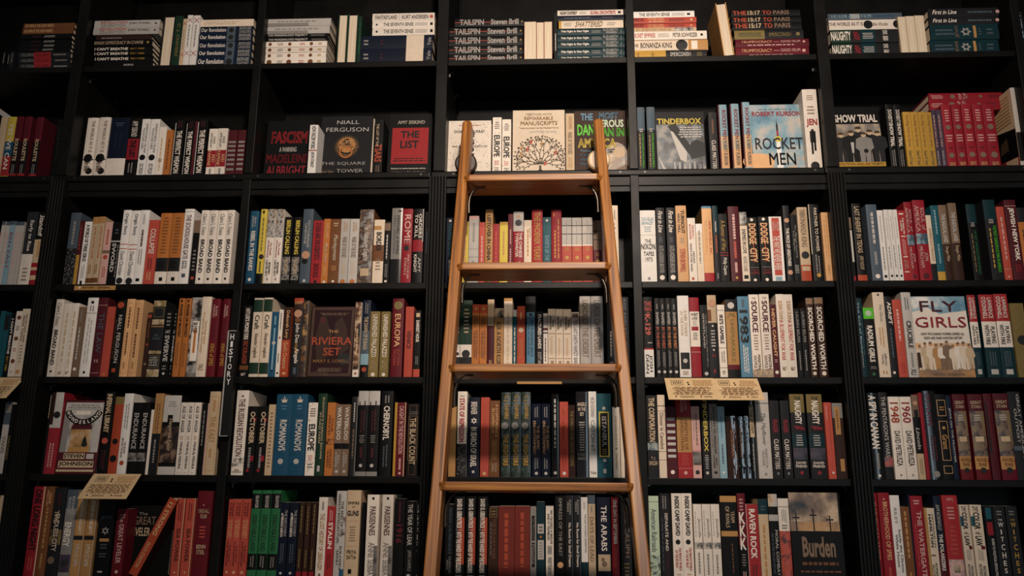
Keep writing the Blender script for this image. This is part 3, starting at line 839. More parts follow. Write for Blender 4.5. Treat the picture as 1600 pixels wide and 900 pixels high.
# ------------------------------------------------------------------ books: top shelf
stack_books(1, 'pile', '''
28 110 99 #collusion charcoal | T .06,.3,.25,.8 grey COLLUSION ; R .0,1,.31,.63 red ; T .34,.6,.2,.8 maroon COLLUSION ; L .68,.95 grey 1
28 110 90.5 #collusion
28 110 81.5 #collusion
30 110 75 #thinblk black | L .45,.68 lightgrey 2 ; L .2,.4 maroon 1
31 111 68 #thinblk
32 111 61 #thinblk
34 112 53.5 #thinblk
36 115 45 #brownis brown | T .04,.6,.2,.8 peach BROWN IS THE NEW WHITE
38 117 37 #brownis
''')
stack_books(1, 'left pile', '''
147 238 95 black | L .5,.7 grey 1
148 238 87.5 #breathe black | Tb .0,.58,.2,.78 ivory I CAN'T BREATHE ; T .62,.86,.3,.66 gold MATT TAIBBI
148 238 80 #breathe
148 238 72.5 #breathe
148 238 62 black | L .0,.18 beige 2 ; T .2,.85,.25,.75 beige DEMOCRACY IN CHAINS ; O .93,.5,.15 gold
150 236 54.5 darkbrown | L .05,.5,.2,.7 grey 1
147 249 43 #revgen lightgrey | T .1,.5,.5,.9 coral REVOLUTION ; T .1,.48,.1,.45 grey GENERATION ; T .53,.86,.35,.7 charcoal JOSH TICKELL ; O .94,.5,.12 charcoal
148 250 31.5 #revgen
''')
stack_books(1, 'right pile', '''
308 392 89.5 #ourrev darkblue | R 0,1,.52,.68 slate ; T .03,.5,.28,.8 ivory Our Revolution ; O .6,.5,.3 charcoal ; T .75,.97,.52,.92 silver BERNIE ; T .75,.97,.08,.46 silver SANDERS
309 393 77.5 #ourrev
310 394 65 #ourrev
311 395 53 #ourrev
312 395 41 #ourrev
313 396 30 cream | L .05,.75 beige 2
''')
stack_books(1, 'left pile', '''
413 509 90.5 #fists ivory | O .08,.5,.3 brown ; L .2,.3 charcoal 3 ; O .4,.5,.3 brown ; L .55,.65 red 2 ; O .75,.5,.3 brown ; R .3,.7,.86,.92 beige
413 509 82 #fists
414 510 73.5 #fists
415 511 65 #fists
418 513 58.5 #margin black | Tb .01,.66,.15,.85 lightgrey THE MARGINALIZED MAJORITY ; L .7,.96 grey 2
418 513 52.5 #margin
418 515 40.5 #greyw lightgrey | L .1,.85,.45,.8 grey 1 ; R 0,.4,.0,.65 grey
418 517 29 #greyw
''')
stack_books(1, 'right pile', '''
563 675 76 #yale navy | L .05,.12 silver 2 ; R 0,1,.64,.88 cream ; H .93,.98,.2,.8 silver Yale ; L .28,.32 maroon 2
563 676 55 #yale
582 679 43 #seventh ivory | O .07,.5,.14 charcoal ; T .18,.66,.25,.75 charcoal THE SEVENTH SENSE ; L .68,.9 grey 3 ; R .3,.7,.93,.97 black
582 679 32.5 #seventh
582 679 20 ivory | T .05,.4,.25,.72 charcoal FANTASYLAND ; R .15,.85,.435,.44 grey ; T .48,.9,.25,.72 charcoal KURT ANDERSEN ; O .95,.5,.2 coral
''')
stack_books(1, 'left pile', '''
702 817 84.5 #tailspin black | Tb .07,.42,.16,.86 silver TAILSPIN ; R .47,.53,.0,.9 coral ; Tb .52,.92,.16,.86 silver Steven Brill ; O .97,.5,.08 gold
702 817 70.5 #tailspin
702 817 55.5 #tailspin
702 817 42 #tailspin
711 819 29 #tailspin
''')
stack_books(1, 'right pile', '''
871 976 87 #fight darkteal | Tb .05,.47,.3,.72 ivory This Fight Is Our Fight ; L .5,.66 grey 2 ; T .68,.9,.52,.9 silver ELIZABETH ; T .72,.88,.1,.46 silver WARREN ; R .2,.8,.945,.95 silver
871 976 75.5 #fight
871 976 64.5 #fight
871 976 54 #fight
871 976 44 #fight
873 974 32 cream | R 0,1,.0,.04 gold ; L .08,.2 grey 3 ; Ti .26,.68,.15,.85 sepia SHATTERED ; L .74,.88 grey 2
871 975 24 navy | L .05,.55 slate 1 ; L .65,.85 purple 1
871 974 15 ivory | Tb .04,.3,.2,.8 black NOAM CHOMSKY ; L .33,.45 grey 2 ; Tb .5,.88,.2,.8 red GLOBAL DISCONTENTS ; R .3,.7,.92,.96 black
''')
stack_books(1, 'left pile', '''
990 1104 79 charcoal | R 0,1,.0,.44 gold ; L .04,.08 black 3 ; L .24,.28 black 3 ; T .5,.78,.25,.75 lightgrey SMERCONISH ; L .86,.94 olive 3
989 1106 62.5 cream | T .0,.07,.35,.65 black THE ; T .1,.52,.25,.75 black BONANZA KING ; O .65,.5,.5 black ; R 0,1,.74,1 tan ; R .1,.9,.78,.86 ivory
989 1104 49.5 ivory | T .0,.3,.25,.75 coral SECRET EMPIRES ; L .33,.5 grey 3 ; T .54,.87,.25,.75 charcoal PETER SCHWEIZER ; O .93,.5,.15 black
989 1088 44 beige | T .04,.6,.2,.8 tan AN AMERICAN MIRACLE ; I .66,.95 black/lightgrey
989 1088 36.5 #orwell coral | T .0,.17,.3,.9 maroon THOMAS E. RICKS ; T .23,.5,.55,.92 peach CHURCHILL ; T .25,.5,.1,.45 peach & ORWELL ; L .55,.83 maroon 2 ; O .92,.5,.2 peach
989 1088 27.5 #orwell
989 1085 17 white | T .1,.6,.25,.75 charcoal THE SEVENTH SENSE ; L .63,.85 grey 4 ; R .35,.65,.88,.93 black
''')
stack_books(1, 'right pile', '''
1149 1264 73 #trump darkred | T .08,.5,.5,.82 peach TRUMPOCRACY ; R .62,.66,.52,.6 pink ; T .62,.88,.5,.82 pink DAVID FRUM ; L .15,.82,.1,.36 pink 1 ; O .93,.6,.15 pink
1149 1264 61 #trump
1147 1255 47 charcoal | R 0,1,0,.44 olive ; L .05,.4 darkgreen 3 ; T .5,.82,.25,.7 olive SMERCONISH ; O .92,.5,.2 olive
1144 1252 35.5 #paris black | Tb .02,.22,.2,.85 rust THE ; Tb .24,.42,.2,.85 beige 15:17 ; Tb .45,.58,.2,.85 rust TO ; Tb .61,.84,.2,.85 sepia PARIS
1143 1252 25.5 #paris
1142 1250 15.5 #paris
''')
stack_books(1, 'left pile', '''
1300 1410 67 #naughtyS charcoal | R 0,1,0,.28 darkgreen ; Tb .0,.28,.15,.85 ivory NAUGHTY ; T .32,.4,.15,.85 crimson 90s ; R 0,1,.42,.62 darkteal ; L .44,.6 lightgrey 4 ; T .73,.8,.1,.9 ivory DAVID/FRIEND
1297 1408 46.5 #naughtyS
1295 1410 30.5 ivory | T .0,.46,.4,.75 maroon THE WORLD AS IT IS ; O .53,.5,.4 black ; Ti .6,.8,.35,.7 sepia Ben Rhodes ; O .93,.5,.4 black
1293 1409 21 slate | T .05,.58,.2,.8 lightblue HITLER AND FILM ; R .1,.9,.3,.43 lightgrey ; L .6,.9 blue 1
''')
stack_books(1, 'right pile', '''
1453 1560 62 #storyj darkteal | L .06,.36 slate 2 ; H .36,.42,.1,.9 sepia JEWS ; Y .52,.5,.32 silver ; R .1,.9,.63,.67 tan ; L .7,.74 slate 3 ; L .82,.92 slate 2
1452 1559 38.5 #storyj
1451 1560 26 #firstS charcoal | Ti .06,.4,.28,.78 ivory First in Line ; L .55,.92 slate 1 ; O .98,.5,.2 pink
1450 1560 12.5 #firstS
''')
shelf_books(1, '''
0 6 80 black | L .3,.9 grey 1
7 13 81 black | L .3,.9 grey 1
14 20 81 charcoal | L .3,.9 grey 1
248 266 25 charcoal,f,h |
266.5 278 25 darkgreen | Ti .2,.85 olive C. J. CHIVERS
278.5 285 29 #redx beige | X .5,.9,.4 red ; X .5,.25,.4 red ; L .32,.82 grey 1
285.5 294 24 #redxw white | X .5,.9,.4 red ; X .5,.25,.4 red ; L .32,.82 grey 1
295 305 24 #redxw
525 540 22 darkgreen,f,h |
540.5 556 22 darkgreen,f,h |
556.5 562 25 darkgreen | Ti .2,.85 green C. J. CHIVERS
819 838 34 red,f,p |
838.3 850 35 red,f,p |
850.3 863 34 red,f,p |
866 870.5 20 black | L .2,.6 ivory 1
1409 1421 26 beige,f,p |
1421.4 1435 25 beige,f,p |
1435.4 1450 24 beige,f,p |
1594 1606 18 charcoal | T .3,.9 lightblue HITLER
''')
def leaning_backwards_book():
    a = ray(1118, 88, ROWY[1] - .015)
    root = empty('hardcover_book', (a.x + .026, a.y + .12, ROWZ[1] + .0008))
    root.rotation_euler = Euler((0, math.radians(5.5), math.pi), 'XYZ')
    root.location = (a.x + .046, a.y + .15, ROWZ[1] + .002)
    book_mesh(root, .034, .19, .14, 'beige', ['R .1,.9,.3,.7 brown'], True, 'jacket', 'tan', False, random.Random(2))
    tag(root, 'tan hardcover turned backwards and leaning between two piles, top shelf', 'book', 'books on the top shelf')
leaning_backwards_book()

# ------------------------------------------------------------------ second shelf
shelf_books(2, '''
-12 -2 184 beige |
-1 12 183 yellow | B .1,.4 red ; B .4,.62 blue ; T .2,.9 ivory YES WE CAN
12.5 24 183 #roulette black,s=maroon | B .62,1 darkred ; Tb .62,.97 maroon RUSSIAN ; Tb .32,.66 beige ROULETTE ; L .12,.28 grey 2 ; B .1,.13 red
26 37 183 #roulette
43 54 183 #roulette
78 92 187 black | L .3,.9 charcoal 2
126 143 185 #worldas ivory | T .45,.95,.45,.75 sepia THE WORLD AS IT IS ; O .5,.36,.4 black ; R 0,1,.33,.345 black ; Ti .15,.3 sepia Ben Rhodes ; O .7,.16,.3 black
144.5 162 184 #worldas
162.5 192 184 navy | B .1,.36 ivory ; M .86,.93 slate 2 ; L .5,.8 darkblue 2
193 211 185 black | B .34,.67 crimson ; Tb .37,.65 black THE LIST ; T .7,.95 ivory AMY SISKIND ; L .12,.3 grey 2
212 225 186 #rickw white | T .45,.92,.2,.8 grey EVERYTHING TRUMP/TOUCHES DIES ; O .5,.38,.36 black ; T .12,.28 grey RICK WILSON
226 240 186 #rickw
240.5 252 198 ivory | L .2,.85 beige 1 ; L .35,.42 black 3
253 263 203 orange | L .2,.9 brown 1
266 281 188 #weapon black | Tb .12,.82,.25,.8 ivory THE PERFECT WEAPON ; L .86,.98 maroon 2 ; R .0,.08,.1,.95 lightgrey
283 296 188 #weapon
297 301 190 maroon |
302 318 187 #weapon
320 334 201 #famine ivory | B .26,.58 crimson ; T .28,.56,.1,.9 peach RED/FAMINE ; T .64,.92,.2,.8 grey ANNE/APPLEBAUM ; L .12,.24 grey 1
335 350 201 #famine
350.5 365 203 #maroonblocks maroon | R .1,.9,.74,.78 grey ; R .1,.9,.66,.7 grey ; R .1,.9,.57,.61 grey ; R .1,.9,.48,.52 grey ; R .1,.9,.39,.43 grey ; R .1,.9,.3,.34 grey ; R .1,.9,.2,.24 grey
366.5 379 203 #maroonblocks
''')
face_book(2, 411, 482, 186, 'black', 'Hb .62,.82,.1,.9 red FASCISM ; H .48,.56,.3,.68 lightgrey A WARNING ; H .3,.44,.03,.95 crimson MADELEINE ; H .1,.25,.06,.92 crimson ALBRIGHT', 'black cover-out book with red lettering, leftmost on second shelf left of ladder', y=.015)
shelf_books(2, '''
480 493 196 white,y=-.05,s=white | T .5,.97 charcoal HOW FASCISM WORKS ; R 0,1,.46,.48 red ; T .12,.44 charcoal JASON STANLEY
''')
face_book(2, 496, 578, 179, 'charcoal', 'Hl .87,.93,.3,.73 lightgrey NIALL ; Hl .75,.815,.1,.92 lightgrey FERGUSON ; Hl .22,.275,.05,.9 silver THE SQUARE ; Hl .11,.165,.36,.86 silver TOWER ; Hi .11,.15,.06,.3 sepia and the', 'charcoal cover-out book with bronze door knocker picture, second shelf', art='square', y=.01)
shelf_books(2, '''
578.5 581.5 186 cream,y=.03 |
582 596 187 black | T .55,.93,.2,.5 beige THE LAST OF THE ; Tb .28,.58,.1,.9 rust TSARS ; L .1,.24 sepia 2
''')
face_book(2, 604, 671, 175, 'black', 'R .08,.94,.22,.78 red ; Hb .62,.73,.28,.72 black THE ; Hb .46,.58,.28,.72 black LIST ; H .84,.895,.2,.84 ivory AMY SISKIND ; M .25,.32,.12,.9 black 2 ; H .135,.16,.1,.9 ivory Experts in authoritarianism advise ; H .08,.105,.1,.9 ivory to keep a list of things', 'black cover-out book with big red square, second shelf', y=.0)
face_book(2, 698, 766, 186, 'ivory', 'K 150 black ; H .78,.83,.14,.86 charcoal DOUGLAS MURRAY ; M .9,.93,.2,.8 coral 1 ; Tb .28,.8,.38,.62 black EUROPE ; H .52,.56,.1,.92 charcoal THE STRANGE DEATH OF', 'speckled ivory cover-out book behind the left ladder stile, second shelf', y=-.0)
shelf_books(2, '''
769 783 184 #europe ivory | K 30 black ; M .8,.93,.2,.8 black 4 ; Tb .34,.7,.15,.85 black EUROPE ; M .2,.28,.2,.8 coral 3 ; M .1,.17,.2,.8 black 2
784 798 186 #europe
''')
face_book(2, 800.5, 883, 169, 'cream', 'H .92,.95,.25,.75 beige MEETINGS WITH ; H .85,.9,.22,.78 tan REMARKABLE ; H .77,.83,.15,.86 tan MANUSCRIPTS ; H .71,.74,.12,.88 tan Twelve Journeys into the Medieval World ; H .65,.685,.32,.85 white CHRISTOPHER DE HAMEL', 'cream cover-out book with dark spreading tree, above top ladder step', art='tree', y=.0)
shelf_books(2, '''
884.5 898 178 #roses beige | T .75,.95 tan DAN JONES ; T .35,.7 sepia WARS OF THE ROSES ; L .13,.3 tan 2
''')
face_book(2, 899, 980, 170, 'darkbrown', 'Hb .85,.96,.12,.36 skyblue THE ; Hb .87,.97,.48,.86 skyblue MOST ; Hb .62,.79,.05,.38 brightgreen DAN ; Hb .74,.86,.4,.96 palegreen GEROUS ; Hb .6,.73,.42,.97 brightgreen MAN IN ; Hb .43,.57,.06,.8 yellow AMERICA ; H .36,.4,.1,.4 skyblue Timothy ; H .3,.34,.1,.42 blue Leary ; H .235,.275,.1,.4 blue and the ; H .17,.21,.1,.4 blue Hunt for', 'dark-brown cover-out book with wavy green lettering behind right ladder stile', art='face', y=.0)
shelf_books(2, '''
998 1010 167 #danger charcoal | B .66,1 slate ; M .63,.69 lightgrey 2 ; L .7,.97 blue 2 ; T .12,.62,.55,.8 brightgreen THE MOST DANGEROUS MAN IN AMERICA ; L .12,.62,.2,.4 gold 1
1013 1026 167 #danger
''')
face_book(2, 1027, 1105, 172, 'charcoal', 'Hb .8,.895,.04,.94 yellow TINDERBOX ; M .58,.77,.46,.96 lightgrey 5', 'grey cover-out book with yellow lettering and machinery picture, second shelf', art='machine', y=.0)
shelf_books(2, '''
1111 1124 175 #class charcoal | L .62,.9 brown 1 ; T .1,.55 ivory CLASS MATTERS
1127 1141 163 #rocket lightblue,s=maroon | B .1,.36 peach ; B .36,.55 beige ; R 0,.14,.1,1 maroon ; T .5,.92,.4,.85 crimson ROCKET MEN ; T .14,.48,.4,.85 slate ROBERT KURSON
1146 1160 162 #rocket
1164 1177 160 #rocket
''')
face_book(2, 1178.5, 1262, 160, 'lightblue', 'Hb .83,.9,.04,.98 crimson ROBERT KURSON ; M .92,.94,.1,.9 slate 1 ; H .35,.52,.06,.96 charcoal ROCKET ; H .13,.3,.3,.8 charcoal MEN', 'sky-blue cover-out book showing a rocket rising, second shelf', art='rocket', y=.0)
shelf_books(2, '''
1263 1286 139 ivory,y=-.03 | M .86,.93 sepia 3 ; M .68,.8,.2,.8 sepia 3 ; Hb .53,.63 red JEN ; O .5,.49,.1 black ; R .3,.7,.34,.48 black ; R .34,.48,.2,.36 black ; R .54,.68,.24,.36 black ; O .5,.06,.3 black
''')
face_book(2, 1311, 1385, 164, 'black', 'Hb .76,.88,.0,.94 ivory SHOW TRIAL ; H .11,.155,.02,.94 black HOLLYWOOD, HUAC, AND THE BIRTH', 'black cover-out book with group photograph and white lettering, second shelf', art='trial', y=.0)
shelf_books(2, '''
1393 1405 163 #show black | T .72,.92 ivory DOHERTY ; Tb .38,.72 ivory SHOW TRIAL ; L .1,.35 grey 2
1406 1418 163 #show
1419 1431 175 #yellowp gold | Ti .42,.95 tan Everything Under the Heavens ; Ti .12,.36 olive Howard W. French
1431.4 1443 175 #yellowp
1443.4 1454 175 #yellowp
1454.4 1465 175 #yellowp
1466 1473 171 #amfire purple | T .4,.92,.2,.6 pink AMERICAN FIRE ; T .12,.35,.2,.6 lightgrey MONICA HESSE
1473.5 1481 171 #amfire
1482 1497 163 #house crimson | M .74,.93 pink 5 ; O .5,.66,.28 sepia ; M .44,.56,.15,.85 pink 3 ; O .5,.25,.3 sepia ; T .1,.15,.2,.8 peach CRAIG ; M .34,.38 maroon 1
1497.5 1512 163 #house
1512.5 1528 163 #house
1530 1546 163 #house
1547 1565 162 #house
''')
zr = ray(1520, 163, ROWY[2]).z
stack_books(2, 'pair', '''
1451 1562 157 #houseL crimson | L .02,.2 pink 3 ; O .32,.5,.3 sepia ; H .4,.44,.1,.9 pink OF ; H .46,.52,.1,.9 pink TRUMP ; O .7,.5,.2 sepia ; L .8,.95 maroon 2
1451 1566 145 #houseL
''', Y=ROWY[2] + .045, z0=zr + .0015, where='laid over the red books, second shelf')
def propped_grey_book():
    p = ray(8, 176, ROWY[2] + .03)
    root = empty('paperback_book', (p.x + .05, p.y, ROWZ[2] + .222))
    root.rotation_euler = Euler((0, math.radians(-90 + 34), 0), 'XYZ')
    book_mesh(root, .016, .2, .13, 'lightgrey', [], False, 'jacket', 'lightgrey', False, random.Random(4))
    tag(root, 'light-grey book slanting over yellow spines, second shelf, left edge', 'book', 'books on the second shelf')
propped_grey_book()

def angled_photo_book():
    """tall book at the right end of the shelf, its left board in view"""
    Y = ROWY[2] - .02; a = ray(1592, 258, Y); h = ray(1600, 137, Y).z - ROWZ[2]
    root = empty('hardcover_book', (a.x + .024, Y, ROWZ[2] + .0003))
    book_mesh(root, .036, h, .165, 'lightgrey', ['B .1,.45 black', 'L .5,.9 slate 1'], True, 'jacket', 'beige', False, random.Random(8))
    mb = MB(); x = -.018 - .0004
    def q(pts, m): mb.poly([(x - .0001 * len(mb.f), y * .165, z * h) for y, z in pts], m)
    q([(.99, .0), (.01, .0), (.01, .5), (.99, .62)], mat('black', 'jacket'))
    q([(.99, .0), (.01, .0), (.01, .16), (.99, .24)], mat('crimson', 'jacket'))
    q([(.45, .07), (.05, .07), (.05, .16), (.45, .19)], mat('beige', 'jacket'))
    q([(.6, .3), (.3, .3), (.32, .46), (.55, .42)], mat('umber', 'jacket'))
    for i in range(9):
        z = .92 - .04 * i; q([(.9, z + .02), (.1, z), (.1, z + .012), (.9, z + .032)], mat('tan', 'print'))
    mb.build('cover_print', root)
    tag(root, 'tall book with photograph on its left board, cut by right edge, second shelf', 'book', 'books on the second shelf')
angled_photo_book()

